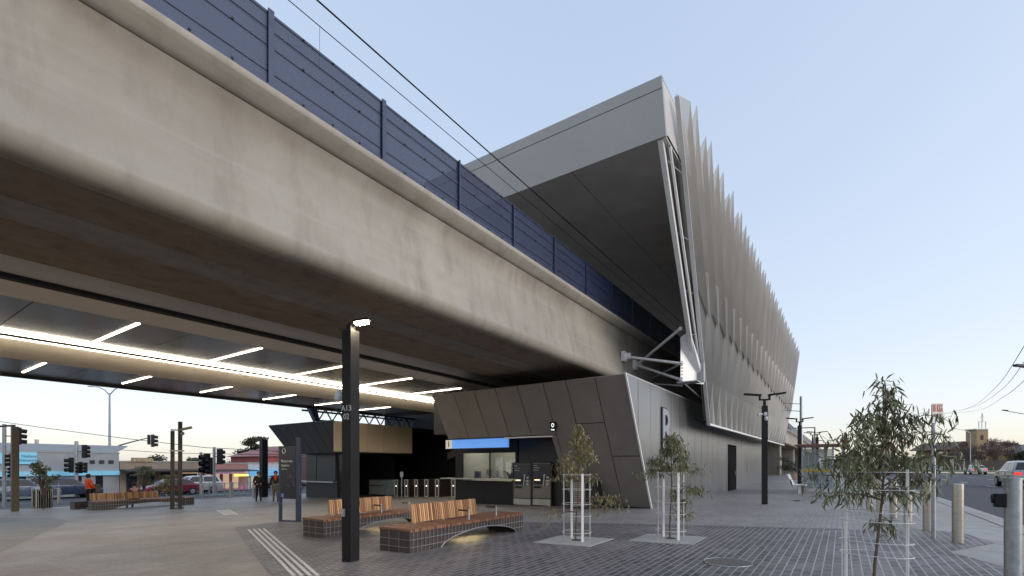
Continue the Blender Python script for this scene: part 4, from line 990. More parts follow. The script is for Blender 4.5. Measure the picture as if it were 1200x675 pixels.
cage(tr3, 'white steel guard around the nearest tree beside the bollards', rot=R(80), r=.27, thin=False, rings=(.06,.38,.52,.74,.84,1.08,1.27), h=1.30)
for q in (tr1, tr2):
    mb = MB(); zs = lambda x, y: gz(y)+.018
    pts = [(q.x-.62,q.y-.55),(q.x+.5,q.y-.55),(q.x+.5,q.y+.62),(q.x-.62,q.y+.62)]
    pts = [(x,y,gz(y)+.018) for x,y in pts]; mb.slab([(p_[0],p_[1],p_[2]-.08) for p_ in pts], (0,0,.08)); kind(mb.build('tree_pit_paving', M_conc), 'structure')
    mb = MB(); mb.cyl(q.x,q.y,q.z,q.z+.022,.10,n=16); kind(mb.build('tree_pit_soil', mat('soil',(.03,.025,.02),.95,0,.3,30)), 'structure')

exec_far = True
# ------------------------------------------------------------ far trees
def leafy(loc, label, h, rx, m, n=700, size=.35, seed=1, trunk_h=.35, group=None, squash=.8, name='tree', conifer=False, bare=False):
    rr = random.Random(seed); t = thing(name, label, 'tree', loc, 0, group)
    tw = MB(); lf = MB()
    tk = .5 if h < 3 else 1; tw.tube([(0,0,0),(rr.uniform(-.1,.1)*tk,0,h*trunk_h),(0,0,h*.85)], [h*.025*tk,h*.02*tk,h*.006*tk], 7)
    clumps = []
    if conifer:
        for i in range(26):
            a = i/25; z = h*(.22+.75*a); rad = rx*(1-a*.6)*rr.uniform(.5,1.15); b = rr.uniform(0,6.28)
            clumps.append((Vector((rad*math.cos(b)*.7, rad*math.sin(b)*.7, z)), rx*.34, .22))
            tw.tube([(0,0,z-.1),(rad*math.cos(b),rad*math.sin(b),z+.05)], [h*.008,h*.003], 4)
    else:
        for i in range(15):
            b = rr.uniform(0,6.28); q = rr.uniform(.1,1)**.6; z = h*(trunk_h+(1-trunk_h)*rr.uniform(.15,.92)); f = math.sqrt(max(.05,1-((z/h-.62)/.45)**2))
            c0 = Vector((rx*q*f*math.cos(b)*.75, rx*q*f*math.sin(b)*.75, z)); clumps.append((c0, rx*rr.uniform(.22,.42), squash))
            tw.tube([(0,0,h*trunk_h*rr.uniform(.7,1.2)), c0*.6+Vector((0,0,h*.2)), c0], [h*.012,h*.007,h*.003], 5)
    for i in range(n):
        c0, r0, sq = clumps[i % len(clumps)]; v = Vector((rr.gauss(0,1),rr.gauss(0,1),rr.gauss(0,1))).normalized()*r0*rr.uniform(.3,1.05); v.z *= sq
        p = c0+v
        if bare:
            tw.tube([p, p+Vector((rr.gauss(0,.3),rr.gauss(0,.3),rr.uniform(.1,.6)))*size*2.2], .035, 3, caps=False)
        else: leaf(lf, p, Vector((rr.gauss(0,1),rr.gauss(0,1),rr.gauss(0,.7))), size*rr.uniform(.7,1.4), size*.6, rr)
    tw.build('trunk', M_bare if bare else M_bark, t)
    if not bare: lf.build('crown', m, t, solid=False)
    return t
def ground_at(px_, d):
    dx, dy, _ = ray(px_, 545); return Vector((dx*d, dy*d, gz(dy*d)))
def Zat(y, d): return H+(545-y)/F*d
# conifer behind the shops
q = ground_at(298, 82); leafy(q, 'tall layered cedar tree above the shop roofs', Zat(512,82)-q.z, 3.6, M_far, 3200, .36, 3, conifer=True, name='cedar_tree')
for i, (px_, d, ytop, rx, lab) in enumerate(((156,95,540,2.0,'low dark tree above the left end of the tan shop roof'),(184,95,536,3.0,'broad dark tree above the tan shop roof'),(231,95,538,2.6,'dark tree peeking over the right end of the tan roof'),(271,95,538,3.0,'olive tree left of the cedar above the pink shop'))):
    q = ground_at(px_, d); leafy(q, lab, Zat(ytop,d)-q.z, rx, M_far, 900, .4, 20+i, group='trees beyond the shops')
# small street trees left
for i, (px_, yb_, ytop, rx, lab, m) in enumerate(((51,597,541,.62,'young street tree behind the slatted bin at far left',M_tree3),(168,588,546,.75,'young street tree behind the seated person in maroon',M_tree3),(194,588,556,.8,'olive shrub like tree beside the twin camera posts',M_tree2))):
    q = G(px_,yb_); d = dist(q); leafy(q, lab, Zat(ytop,d)-q.z, rx, m, 700, .11, 30+i, trunk_h=.3, group='young street trees by the crossing')
# slatted bins
p = G(47,594.5)
t = thing('litter_bin', 'pair of shiny slatted steel bins at the far left', 'bin', p)
for j in range(2):
    mb = MB()
    for i in range(20):
        a = i/20*6.283; mb.bar((.33*math.cos(a)+.0,.33*math.sin(a)-.8*j,.05),(.33*math.cos(a),.33*math.sin(a)-.8*j,1.05),.088,.012)
    mb.build('slatted_shell', M_bollard, t)
    mb = MB(); mb.cyl(0,-.8*j,.05,.95,.28,n=16); mb.build('liner', M_charc, t)
    mb = MB(); mb.cyl(0,-.8*j,1.03,1.12,.35,.22,n=20); mb.build('lid', M_galv, t)

# ------------------------------------------------------------ shops across the side road
SY = 58.0; SZ = gz(SY)+.09
def sx(p, Y=SY): return onY(p,560,Y).x
def sz(p, y, Y=SY): return onY(p,y,Y).z
def shop(name, label, p0, p1, ytop, m, cat='shop', fascia=None, fm=None, windows=(), depth=9, Y=SY, awn=None, wm=None, low=.25, high=2.0):
    a, b = sx(p0,Y), sx(p1,Y); top = sz((p0+p1)/2, ytop, Y); z0 = gz(Y)
    t = thing(name, label, cat, ((a+b)/2, Y, z0))
    mb = MB(); mb.box(a, b-.03, Y, Y+depth, z0-.3, top); mb.build('wall', m, t, world=True)
    mb = MB(); mb.box(a-.05, b+.02, Y-.06, Y+.2, top, top+.12); mb.build('parapet', M_kerb, t, world=True)
    if fascia:
        za, zb_ = sz((p0+p1)/2, fascia[1], Y-.3), sz((p0+p1)/2, fascia[0], Y-.3)
        mb = MB(); mb.box(a+.05,b-.08,Y-.32,Y-.01,za,zb_); mb.build('fascia_sign', fm, t, world=True)
    if awn is not None:
        mb = MB(); mb.slab([(a,Y-.02,awn+.12),(b-.05,Y-.02,awn+.12),(b-.05,Y-2.6,awn),(a,Y-2.6,awn)], (0,0,.1)); mb.build('awning', M_charc, t, world=True)
    for (wa, wb, col_) in windows:
        xa, xb = sx(wa,Y), sx(wb,Y); mb = MB(); mb.box(xa,xb,Y-.06,Y-.005,z0+low-.08,z0+high+.08); f_ = mb.build('window', col_, t, world=True)
        mb = MB(); mb.box(xa+.1,xb-.1,Y-.075,Y-.065,z0+low,z0+high); o_ = mb.build('pane', wm or M_cglass, t, world=True); o_.parent = f_
    return t, a, b, top, z0
C_grey = mat('grey_render',(.34,.36,.38),.7,0,.1,.5); C_tan = mat('tan_brick',(.33,.26,.21),.8,0,.12,.6); C_pinkb = mat('pink_brick',(.40,.22,.20),.8,0,.15,.8); C_whiteg = mat('graffiti_white',(.52,.54,.58),.7,0,.15,.7)
C_pink = mat('pink_shopfront',(.65,.22,.36),.6,0,.15,1.2); C_bluef = emit('blue_sign_face',(.12,.42,.75),.08,(.15,.45,.7)); C_cyan = mat('cyan_shopfront',(.14,.45,.62),.6,0,.1,.8)
C_lit = emit('shop_lit_interior',(1,.7,.45),.10,(.2,.17,.15)); C_lb = emit('light_blue_sign',(.25,.62,.85),.05,(.2,.5,.68)); C_pw = emit('pale_pink_sign',(.85,.6,.75),.06,(.6,.42,.54))
t, a, b, top, z0 = shop('office_block', 'grey rendered office block with light blue signs across the road', -60, 140, 530, C_grey, 'building', (552.5,558), C_lb, [(p, p+12, C_grey) for p in (-30,-5,20,60,85,110)], 10, awn=None)
mb = MB(); mb.slab([(a,SY,top+.1),(sx(137),SY,top+.1),(sx(150,SY+9),SY+9,top+1.0),(a,SY+9,top+1.0)], (0,0,.05)); mb.build('metal_roof', mat('dull_roof',(.26,.27,.28),.7,.1,.08), t, world=True)
for p_ in (108,119,130):
    mb = MB(); mb.box(sx(p_-3),sx(p_+3),SY-.05,SY+.0,sz(p_,543.5),sz(p_,539.3)); mb.build('upper_window', mat('window_dark',(.06,.065,.07),.2,0,.1), t, world=True)
bb = thing('billboard', 'light blue real estate sign on the grey office block', 'sign', (sx(31),SY-.1,sz(31,537)))
mb = MB(); mb.box(sx(20),sx(42.5),SY-.25,SY-.03,sz(30,543.8),sz(30,530)); mb.build('board', C_lb, bb, world=True)
mb = MB(); mb.box(sx(-30),sx(3.5),SY-.25,SY-.03,sz(0,543.8),sz(0,530)); tag(mb.build('billboard', C_lb), 'light blue sign cut off by the left picture edge', 'sign')
def stext(s, size, m, par, x, z, Y=SY-.28, **k): return text(s, size, m, par, (x-par.location.x, Y-par.location.y, z-par.location.z), (R(90),0,0), **k)
navy = mat('navy_letter',(.05,.16,.28),.5,0,.03)
stext('Nelson\nAlexander', .34, navy, bb, sx(33.5), sz(31,537), name='lettering', ext=.01)
stext('Nelson Alexander', .24, M_white, t, sx(28), sz(28,555.5), Y=SY-.34, name='lettering', ext=.01)
t, a, b, top, z0 = shop('tan_shop', 'long tan brick shop with raised lawyers sign on its parapet', 140.3, 238, 541.5, C_tan, 'shop', None, None, [(148,160,M_charc),(166,182,C_tan),(188,204,M_charc),(210,232,C_lit)], 11, awn=gz(SY)+2.25)
mb = MB(); mb.box(sx(154),sx(178),SY-.1,SY+.1,top+.0,top+.42); mb.build('raised_sign', C_tan, t, world=True)
stext('LAWYERS', .42, mat('gold_letter',(.75,.62,.32),.4,.2,.03), t, sx(166), top+.14, Y=SY-.14, name='lettering', ext=.02, spacing=1.1)
t, a, b, top, z0 = shop('pink_shop', 'bright pink shopfront under a faded red brick parapet', 238.3, 290, 543.5, C_pinkb, 'shop', (551.2,555.3), C_pw, [(240,248,C_pink),(249,258,C_pink),(260,269,C_pink),(271,280,C_pink)], 9, awn=gz(SY)+2.2, wm=C_lit)
stext('SK WATCH & GIFT CENTRE', .30, mat('magenta_letter',(.5,.08,.25),.5,0,.03), t, (a+b)/2, sz(264,553.2,SY-.3), Y=SY-.34, name='lettering', ext=.01)
mb = MB(); mb.box(a,b-.04,SY-.05,SY-.004,z0,z0+.5); mb.build('pink_dado', C_pink, t, world=True)
t, a, b, top, z0 = shop('blue_shop', 'pale shop with bright blue sign and posters behind the people', 290.3, 352, 543, C_whiteg, 'shop', (550,557.5), C_bluef, [(293,301,C_cyan),(303,315,C_pink),(317,327,C_cyan),(330,345,C_cyan)], 9, awn=None, wm=C_lit)
stext('CHEMIST DISCOUNT', .36, M_white, t, (a+b)/2, sz(320,553.5,SY-.3), Y=SY-.34, name='lettering', ext=.01)
mb = MB(); mb.box(sx(273),sx(289),SY-.45,SY-.33,sz(282,558),sz(282,555.6)); mb.build('neon_sign', emit('yellow_neon',(1,.85,.2),.3,(.5,.45,.1)), t, world=True)
ra, rb = onY(309,540,SY+7), onY(352,540,SY+7)
t = thing('brick_house', 'red brick gabled building rising behind the blue shop', 'house', (ra.x,SY+7,-1))
z1 = sz(330,541,SY+7)
mb = MB(); mb.box(ra.x,rb.x+4,SY+7.3,SY+16,-1.4,sz(330,535,SY+7)); mb.build('wall', mat('red_brick',(.33,.09,.085),.8,0,.12,1), t, world=True)
mb = MB(); zt_ = sz(330,526,SY+7); ze = sz(330,535,SY+7); mb.prism([(ra.x-.6,ze),(rb.x+5,ze),((ra.x+rb.x)/2+3,zt_+.6)], SY+6.9, SY+16.3, 'y'); mb.build('roof', mat('red_roof',(.30,.13,.12),.7,0,.15,1), t, world=True)

# ------------------------------------------------------------ railings, signals, poles on the left
def rail_fence(p0, p1, label, hgt=1.05, n=5):
    a, b = G(*p0), G(*p1); t = thing('pedestrian_fence', label, 'fence', a)
    for i in range(n):
        q = a.lerp(b, i/(n-1)); q.z = gz(q.y); mb = MB(); mb.cyl(q.x,q.y,q.z,q.z+hgt,.04,n=8); mb.build('post', M_galv, t, world=True)
    mb = MB()
    for z in (.12,hgt-.05): mb.tube([(a.x,a.y,a.z+z),(b.x,b.y,gz(b.y)+z)], .025, 6)
    mb.build('rail', M_galv, t, world=True)
    mb = MB(); k_ = int((b-a).length/.14)
    for i in range(1,k_): q = a.lerp(b, i/k_); mb.tube([(q.x,q.y,q.z+.12),(q.x,q.y,q.z+hgt-.05)], .008, 4, caps=False)
    mb.build('balusters', M_galv, t, world=True)
rail_fence((236,582.5),(272,581),'galvanised railing in front of the pink shop')
rail_fence((273,581),(300,580.5),'galvanised railing left of the standing people')
rail_fence((318,580.5),(345,580),'galvanised railing right of the black pole')
for p_, yb_, lab in ((69,590,'steel bollard right of the slatted bins'),(237,583,'steel bollard at the left end of the railings'),(270,583,'steel bollard midway along the railings'),(297,583,'steel bollard near the person in black')):
    q = G(p_,yb_); o = dup(b0, q, 0, lab); o['group'] = 'bollards by the side road'
def head(t, x, y, z, k_, rz=0, label='signal_head'):
    mb = MB(); c, s = math.cos(rz), math.sin(rz); 
    def rp(v): return (x+v[0]*c-v[1]*s, y+v[0]*s+v[1]*c, z+v[2])
    vs = MB(); vs.box(-.10*k_,.10*k_,-.15*k_,.15*k_,-.5*k_,.5*k_)
    for i in (-1,0,1):
        zz = i*.31*k_; pts = []
        vs.tube([(-.10*k_,0,zz),(-.34*k_,0,zz-.03)], [.13*k_,.125*k_], 10, caps=False)
    vs.v = [rp(v) for v in vs.v]; return vs.build('signal_head', M_black, t)
def signal(px_, yb_, ytop, label, heads, wpx=3.4, m=M_galv):
    q = G(px_, yb_); d = dist(q); top = H+(545-ytop)/F*d; t = thing('traffic_light', label, 'traffic light', q, 0, 'traffic signals at the crossing')
    mb = MB(); mb.cyl(0,0,0,top-q.z,wpx*d/F/2,n=10); mb.build('pole', m, t, smooth=True)
    vr_ = Vector((s_,-c_,0))
    for (dx, y, k_, rz) in heads:
        k_ *= .82
        o = vr_*(dx*d/F); zz = H+(545-y)/F*d-q.z; head(t, o.x, o.y, zz, k_, rz)
        mb = MB(); mb.tube([(0,0,zz),(o.x,o.y,zz)], .03, 6); mb.build('bracket', M_black, t)
    return t, q, d
RZL = R(200)
signal(5,595,497,'slim grey signal pole left of the brown pole with side lamps',[(8.5,539,.9,0),(9,553,.7,R(30)),(17,511,1.15,R(180))],3.8)
signal(43,575,515,'traffic signal with raised head above the slatted bins',[(11,529,1.45,RZL),(6,548,1.0,R(20))],3.6)
signal(89.5,583,517,'traffic signal with large dark backed heads behind the orange jacket',[(9.5,529,1.4,RZL),(-6,545,1.6,R(0)),(5,548,1.2,R(10)),(11,548,1.1,R(0))],3.6)
signal(118,578,556,'short pedestrian signal behind the orange jacket',[(6,553,.9,RZL)],2.0)
signal(235.5,582,530,'traffic signal pole with backed heads in front of the tan shop',[(7,543,1.9,R(0)),(10,546,1.6,R(10))],3.0)
signal(251,581,524,'traffic signal with raised head in front of the pink shop',[(6.5,535,1.5,RZL)],3.2)
# mast arm and street lamp
q = G(130.5,576.5); d = dist(q); t = thing('mast_arm_signal', 'curved mast arm holding a traffic signal over the road', 'traffic light', q, 0)
vr_ = Vector((s_,-c_,0))
def rel(px_, y): 
    o = vr_*((px_-130.5)*d/F); return Vector((o.x,o.y,H+(545-y)/F*d-q.z))
mb = MB(); mb.tube([rel(131,575)]+[rel(131,545), rel(131.3,533), rel(134,526), rel(140,522), rel(152,518.5), rel(172,513.6)], [.16,.13,.12,.11,.10,.08,.06], 8); mb.build('mast', mat('mast_grey',(.16,.17,.18),.5,.5,.1), t, smooth=True)
mb = MB(); a_ = rel(174.5,509.5); b_ = rel(174.5,521); mb.bar(a_, b_, .06, .5, up=(c_,s_,0)); mb.build('hanger', M_charc, t)
hh = rel(179,516.5); head(t, hh.x, hh.y, hh.z, 1.55, R(170)); hh = rel(135,547); head(t, hh.x, hh.y, hh.z, 1.3, R(180))
mb = MB(); hh = rel(136,552.0); mb.ball((hh.x-.3,hh.y-.1,hh.z-.3),.17,8); mb.build('red_lens', emit('red_signal',(1,.03,.06),2.5), t)
q2 = G(129.5,577); t = thing('street_lamp', 'tall grey street lamp with two curved arms beyond the bench', 'street lamp', q2, 0)
mb = MB(); mb.tube([rel(129.5,576.5),rel(129.5,520),rel(129.5,464)], [.16,.13,.09], 10); mb.build('pole', mat('lamp_grey',(.30,.34,.40),.5,.5,.1), t, smooth=True)
for (pts) in ([(129.5,466),(124,460.5),(117,457),(111,456.5)], [(129.5,466),(135,460),(142,455.5),(149,454.5)]):
    mb = MB(); mb.tube([rel(*p_) for p_ in pts], [.07,.06,.05,.045], 8); mb.build('arm', MATS['lamp_grey'], t, smooth=True)
    e_ = rel(*pts[-1]); s2 = -1 if pts[-1][0] < 129 else 1; mb = MB(); mb.bar(e_, e_+vr_*s2*.62+Vector((0,0,.02)), .22, .12); mb.build('lamp_head', M_roof, t)
q = ground_at(85,70)
wire('street_wire', [at(-60,478,50), at(0,494,50), at(60,502.5,50), at(140,513,50), at(240,524.5,50), at(330,529,50)], .03, 'upper thin street wire crossing the sky above the shops', M_black, group='street wires')
wire('street_wire', [at(-60,519,52), at(60,522,52), at(200,531,52), at(330,533,52)], .025, 'lower thin street wire just above the shop parapets', M_black, group='street wires')

# ------------------------------------------------------------ cars
def car(loc, rz, label, paint, kindc='sedan', lit=True, L=4.6):
    t = thing('parked_car' if False else 'car', label, 'car', loc, rz)
    m = mat('paint_'+paint[0], paint[1], .28, .35, .03, 3, coat=.6)
    W2 = .90
    if kindc == 'suv': body = [(-2.3,.32),(-2.36,.6),(-2.34,.95),(-2.25,1.08),(.85,1.08),(1.6,1.02),(2.15,.90),(2.32,.7),(2.33,.35)]; cab = [(-2.22,1.06),(-1.95,1.62),(-1.4,1.70),(.1,1.68),(.45,1.6),(1.15,1.06)]; wr = .36
    else: body = [(-2.3,.30),(-2.34,.55),(-2.30,.88),(-2.2,.94),(-1.5,.96),(1.0,.93),(1.9,.82),(2.25,.66),(2.32,.32)]; cab = [(-1.85,.94),(-1.2,1.36),(-.8,1.43),(.1,1.42),(.4,1.36),(1.2,.92)]; wr = .32
    # body with rounded plan
    mb = MB(); secs = [(-W2,.93,.0),(-W2+.06,1,.0),(0,1,.03),(W2-.06,1,.0),(W2,.93,.0)]
    n = len(body)
    for (y, k_, zz) in secs:
        mb.v += [(x*k_, y, .30+(z-.30)*(1 if k_ == 1 else .97)+(zz if z > .6 else 0)) for x, z in body]
    for i in range(len(secs)-1):
        for j in range(n): mb.f.append((i*n+j, i*n+(j+1) % n, (i+1)*n+(j+1) % n, (i+1)*n+j))
    mb.f += [tuple(range(n)), tuple(len(secs)*n-1-j for j in range(n))]
    bd = mb.build('body', m, t, bevel=.03, smooth=True)
    mb = MB(); n = len(cab); zb0, zt0 = cab[0][1], max(z for _, z in cab)
    def wy(z): return .84-.22*(z-zb0)/(zt0-zb0)
    for sgn in (-1,1): mb.v += [(x, sgn*wy(z), z) for x, z in cab]
    for j in range(n): mb.f.append((j,(j+1) % n,n+(j+1) % n,n+j))
    mb.f += [tuple(range(n)), tuple(2*n-1-j for j in range(n))]
    mb.build('cabin', m, t, bevel=.04, smooth=True)
    # windows, slightly proud of the cabin
    def side_win(xa, xb, sgn):
        z1, z2 = zb0+.06, zt0-.10; k1 = lambda x, z: x
        def cx(z, i): return 0
        sh1 = (cab[1][0]-cab[0][0])/(cab[1][1]-cab[0][1]); sh2 = (cab[-1][0]-cab[-2][0])/(cab[-2][1]-cab[-1][1])
        b0_, b1 = xa, xb; t0_ = xa if xa > cab[0][0]+.4 else xa+sh1*(z2-z1); t1 = xb if xb < cab[-1][0]-.5 else xb-sh2*(z2-z1)
        mb = MB(); mb.slab([(b0_,sgn*(wy(z1)+.004),z1),(b1,sgn*(wy(z1)+.004),z1),(t1,sgn*(wy(z2)+.004),z2),(t0_,sgn*(wy(z2)+.004),z2)], (0,sgn*.008,0)); mb.build('side_window', M_cglass, t)
    mid = (cab[0][0]+cab[-1][0])/2-.05
    for sgn in (-1,1):
        side_win(cab[0][0]+.22, mid-.03, sgn); side_win(mid+.03, cab[-1][0]-.22, sgn)
    for (p0, p1) in ((cab[0], cab[1]), (cab[-1], cab[-2])):
        e = -1 if p0 is cab[0] else 1
        a = Vector((p0[0],0,p0[1])).lerp(Vector((p1[0],0,p1[1])), .15); b = Vector((p0[0],0,p0[1])).lerp(Vector((p1[0],0,p1[1])), .92)
        mb = MB(); mb.slab([(a.x+e*.012,-wy(a.z)+.06,a.z),(a.x+e*.012,wy(a.z)-.06,a.z),(b.x+e*.012,wy(b.z)-.06,b.z),(b.x+e*.012,-wy(b.z)+.06,b.z)], (e*.012,0,.006)); mb.build('windscreen' if e > 0 else 'rear_window', M_cglass, t)
    for x in (-1.42,1.42):
        for sgn in (-1,1):
            mb = MB(); mb.tube([(x,sgn*.70,wr),(x,sgn*.925,wr)], wr, 20); wv = mb.build('wheel', mat('tyre',(.018,.018,.019),.8,0,.1), t)
            mb = MB(); mb.tube([(x,sgn*.92,wr),(x,sgn*.935,wr)], wr*.62, 12); mb.build('rim', M_galv, wv)
    zt_ = .84 if kindc == 'sedan' else .98
    for sgn in (-1,1):
        mb = MB(); mb.box(-2.36,-2.26,sgn*.66-.18,sgn*.66+.18,zt_-.17,zt_); mb.build('tail_light', emit('tail_red',(1,.06,.03),1.6 if lit else .2,(.4,.02,.02)), t, bevel=.01)
        mb = MB(); mb.box(2.15,2.30,sgn*.66-.16,sgn*.66+.16,.60,.72); mb.build('headlight', M_white, t, bevel=.01)
    mb = MB(); mb.box(-2.37,-2.34,-.26,.26,.55,.68); mb.build('number_plate', M_white, t)
    mb = MB(); mb.box(-2.39,-2.2,-.8,.8,.30,.45); mb.build('bumper', M_charc, t, bevel=.02)
    return t
q = G(1147,556); car((100,-16.6,.17), R(3), 'white sedan driving away in the middle lane', ('white',(.62,.63,.64)), lit=False)
car((44.5,-9.6,.17), R(0), 'silver wagon with lit red tail light at the right edge', ('silver',(.36,.37,.39)), 'suv')
car((112,-13.0,.17), R(182), 'small dark car far away near the church', ('dark',(.03,.03,.035)))
def carat(px_, yb_, *a, **k):
    q = G(px_, yb_); return car(q+Vector((0,0,.01)), *a, **k)
carat(22,586.5, R(2), 'blue grey wagon passing behind the brown pole at far left', ('bluegrey',(.12,.15,.22)), 'suv', lit=False)
carat(76,584, R(2), 'dark blue four wheel drive passing behind the bins', ('darkblue',(.04,.06,.12)), 'suv', lit=False)
carat(199,580.5, R(182), 'dark red sedan passing behind the far bench', ('red',(.22,.03,.06)), lit=False)
carat(226,578.5, R(182), 'silver white hatchback in front of the tan shop', ('pale',(.5,.52,.55)), 'suv', lit=False)
car(Vector((sx(285)-1,48,gz(48))), R(2), 'black sedan in front of the pink and blue shops', ('black',(.02,.02,.025)), lit=False)

# ------------------------------------------------------------ people
def skin_obj(name, verts, edges, radii, m, parent, root=0, lvl=2):
    me = bpy.data.meshes.new(name); me.from_pydata([tuple(v) for v in verts], edges, []); o = bpy.data.objects.new(name, me); COL.objects.link(o)
    md = o.modifiers.new('s', 'SKIN'); md.use_smooth_shade = True
    for i, sv in enumerate(me.skin_vertices[0].data):
        r = radii[i]; sv.radius = (r, r) if not isinstance(r, tuple) else r; sv.use_root = (i == root)
    sb = o.modifiers.new('b', 'SUBSURF'); sb.levels = lvl; sb.render_levels = lvl
    bpy.context.view_layer.update(); dg = bpy.context.evaluated_depsgraph_get()
    m2 = bpy.data.meshes.new_from_object(o.evaluated_get(dg)); m2.name = name
    bpy.data.objects.remove(o); o = bpy.data.objects.new(name, m2); COL.objects.link(o); m2.materials.clear(); m2.materials.append(m)
    for p in m2.polygons: p.use_smooth = True
    o.parent = parent; return o
def person(loc, rz, label, pose, top_m, leg_m, extra=None, scale=1.0, hat=None, hair=True):
    t = thing('person', label, 'person', loc, rz); t.scale = (scale,)*3
    J = dict(pelvis=(0,0,.95), belly=(0,.0,1.10), chest=(0,0,1.30), neck=(0,0,1.47), head=(0,.01,1.60), crown=(0,0,1.68),
             shL=(-.18,0,1.40), shR=(.18,0,1.40), elL=(-.25,-.02,1.13), elR=(.25,-.02,1.13), waL=(-.24,.06,.90), waR=(.24,.06,.90), haL=(-.235,.09,.82), haR=(.235,.09,.82),
             hiL=(-.09,0,.90), hiR=(.09,0,.90), knL=(-.10,.02,.50), knR=(.10,.02,.50), anL=(-.10,-.02,.09), anR=(.10,-.02,.09), toL=(-.11,.13,.03), toR=(.11,.13,.03))
    J.update(pose)
    ks = list(J); idx = {k_: i for i, k_ in enumerate(ks)}; vs = [Vector(J[k_]) for k_ in ks]
    E = [('pelvis','belly'),('belly','chest'),('chest','neck'),('neck','head'),('head','crown'),('chest','shL'),('chest','shR'),('shL','elL'),('elL','waL'),('waL','haL'),('shR','elR'),('elR','waR'),('waR','haR'),
         ('pelvis','hiL'),('pelvis','hiR'),('hiL','knL'),('knL','anL'),('anL','toL'),('hiR','knR'),('knR','anR'),('anR','toR')]
    rad = dict(pelvis=.13,belly=.12,chest=.14,neck=.055,head=.085,crown=.06,sh=.06,el=.042,wa=.028,ha=.034,hi=.085,kn=.058,an=.038,to=.035)
    rr_ = [rad[k_] if k_ in rad else rad[k_[:2]] for k_ in ks]
    edges = [(idx[a], idx[b]) for a, b in E]
    hd_ = Vector(J['head']); nk = Vector(J['neck'])
    # nose
    vs.append(hd_+Vector((0,.10,-.01))); rr_.append(.018); edges.append((idx['head'], len(vs)-1))
    # fingers: four and a thumb on each hand
    for s2 in 'LR':
        h_ = Vector(J['ha'+s2]); w0 = Vector(J['wa'+s2]); dv = (h_-w0).normalized(); sd_ = Vector((0,1,0)) if abs(dv.y) < .8 else Vector((1,0,0))
        for k_, ln_ in ((-1.5,.05),(-.5,.062),(.5,.06),(1.5,.048)):
            b1 = len(vs); vs.append(h_+sd_*k_*.017); vs.append(h_+sd_*k_*.019+dv*ln_); vs.append(h_+sd_*k_*.019+dv*ln_*1.5+Vector((0,.0,0))*0+Vector((0.01 if s2 == 'L' else -.01,0,0)))
            rr_ += [.010,.009,.008]; edges += [(b1,b1+1),(b1+1,b1+2)]
        b1 = len(vs); vs.append(w0.lerp(h_,.6)+sd_*.02); vs.append(w0.lerp(h_,.9)+sd_*.05); rr_ += [.012,.010]; edges.append((b1,b1+1))
    skin_obj('body', vs, edges, rr_, M_skin, t, idx['pelvis'])
    def sub(names, es, grow, nm, m):
        ii = {n_: i for i, n_ in enumerate(names)}
        return skin_obj(nm, [Vector(J[n_]) for n_ in names], [(ii[a], ii[b]) for a, b in es], [((rad[n_] if n_ in rad else rad[n_[:2]])*grow[0]+grow[1]) for n_ in names], m, t, 0)
    sub(['pelvis','belly','chest','neck','shL','shR','elL','elR','waL','waR'], [('pelvis','belly'),('belly','chest'),('chest','neck'),('chest','shL'),('chest','shR'),('shL','elL'),('elL','waL'),('shR','elR'),('elR','waR')], (1.06,.018), 'jacket', top_m)
    sub(['pelvis','hiL','hiR','knL','knR','anL','anR'], [('pelvis','hiL'),('pelvis','hiR'),('hiL','knL'),('knL','anL'),('hiR','knR'),('knR','anR')], (1.04,.012), 'trousers', leg_m)
    for s2 in 'LR': sub(['an'+s2,'to'+s2], [('an'+s2,'to'+s2)], (1.1,.014), 'shoe', M_black)
    mb = MB(); mb.ball(hd_+Vector((0,-.02,.03)), .115, 12, (.95,1.0,1.0))
    mb.v = [v if not (v[1]-hd_.y > .045 and v[2]-hd_.z < .055) else (v[0], hd_.y+.045, v[2]) for v in mb.v]
    mb.build('hat' if hat else 'hair', hat or M_hair, t, smooth=True)
    mb = MB()
    for x in (-.032,.032): mb.ball(hd_+Vector((x,.088,.012)), .011, 6)
    mb.build('eyes', M_seam, t)
    if extra: extra(t, J)
    return t
M_jblk = mat('black_jacket',(.025,.022,.022),.8,0,.2,12); M_red = mat('orange_red_jacket',(.75,.08,.02),.75,0,.1,10); M_mar = mat('maroon_jacket',(.16,.03,.05),.8,0,.15,10); M_tro = mat('dark_trousers',(.02,.02,.025),.85,0,.2,12); M_khaki = mat('khaki_trousers',(.15,.14,.10),.85,0,.15,12)
face_cam = math.atan2(-1,0)
def facing(loc, away=False):      # rotation so local +Y faces the camera
    a = math.atan2(-loc[1], -loc[0]) - math.pi/2
    return a+(math.pi if away else 0)
q = G(303,587.8); person(q, facing(q)+.15, 'person in black jacket and trousers walking left of the black pole',
    dict(knL=(-.09,.10,.50),anL=(-.09,.14,.10),toL=(-.10,.29,.06),knR=(.09,.0,.50),anR=(.10,-.14,.11),toR=(.11,.0,.03),elL=(-.24,.02,1.14),waL=(-.12,.16,1.02),haL=(-.05,.2,1.02),elR=(.25,.0,1.12),waR=(.12,.15,1.0),haR=(.06,.2,1.0)), M_jblk, M_tro)
def scarf(t, J):
    mb = MB(); mb.tube([(.09*math.cos(a*.5236),.02+.09*math.sin(a*.5236),1.46) for a in range(12)], .04, 8, close=True); mb.slab([(-.07,.135,1.48),(.07,.135,1.48),(.05,.16,1.20),(-.05,.16,1.20)], (0,.03,0)); mb.build('scarf', M_red, t)
q = G(323,587.8); person(q, facing(q)-.1, 'person in dark jacket with orange scarf and khaki trousers beside the totem',
    dict(elL=(-.32,-.02,1.15),waL=(-.42,.10,.98),haL=(-.47,.14,.95)), M_jblk, M_khaki, scarf, hat=M_jblk)
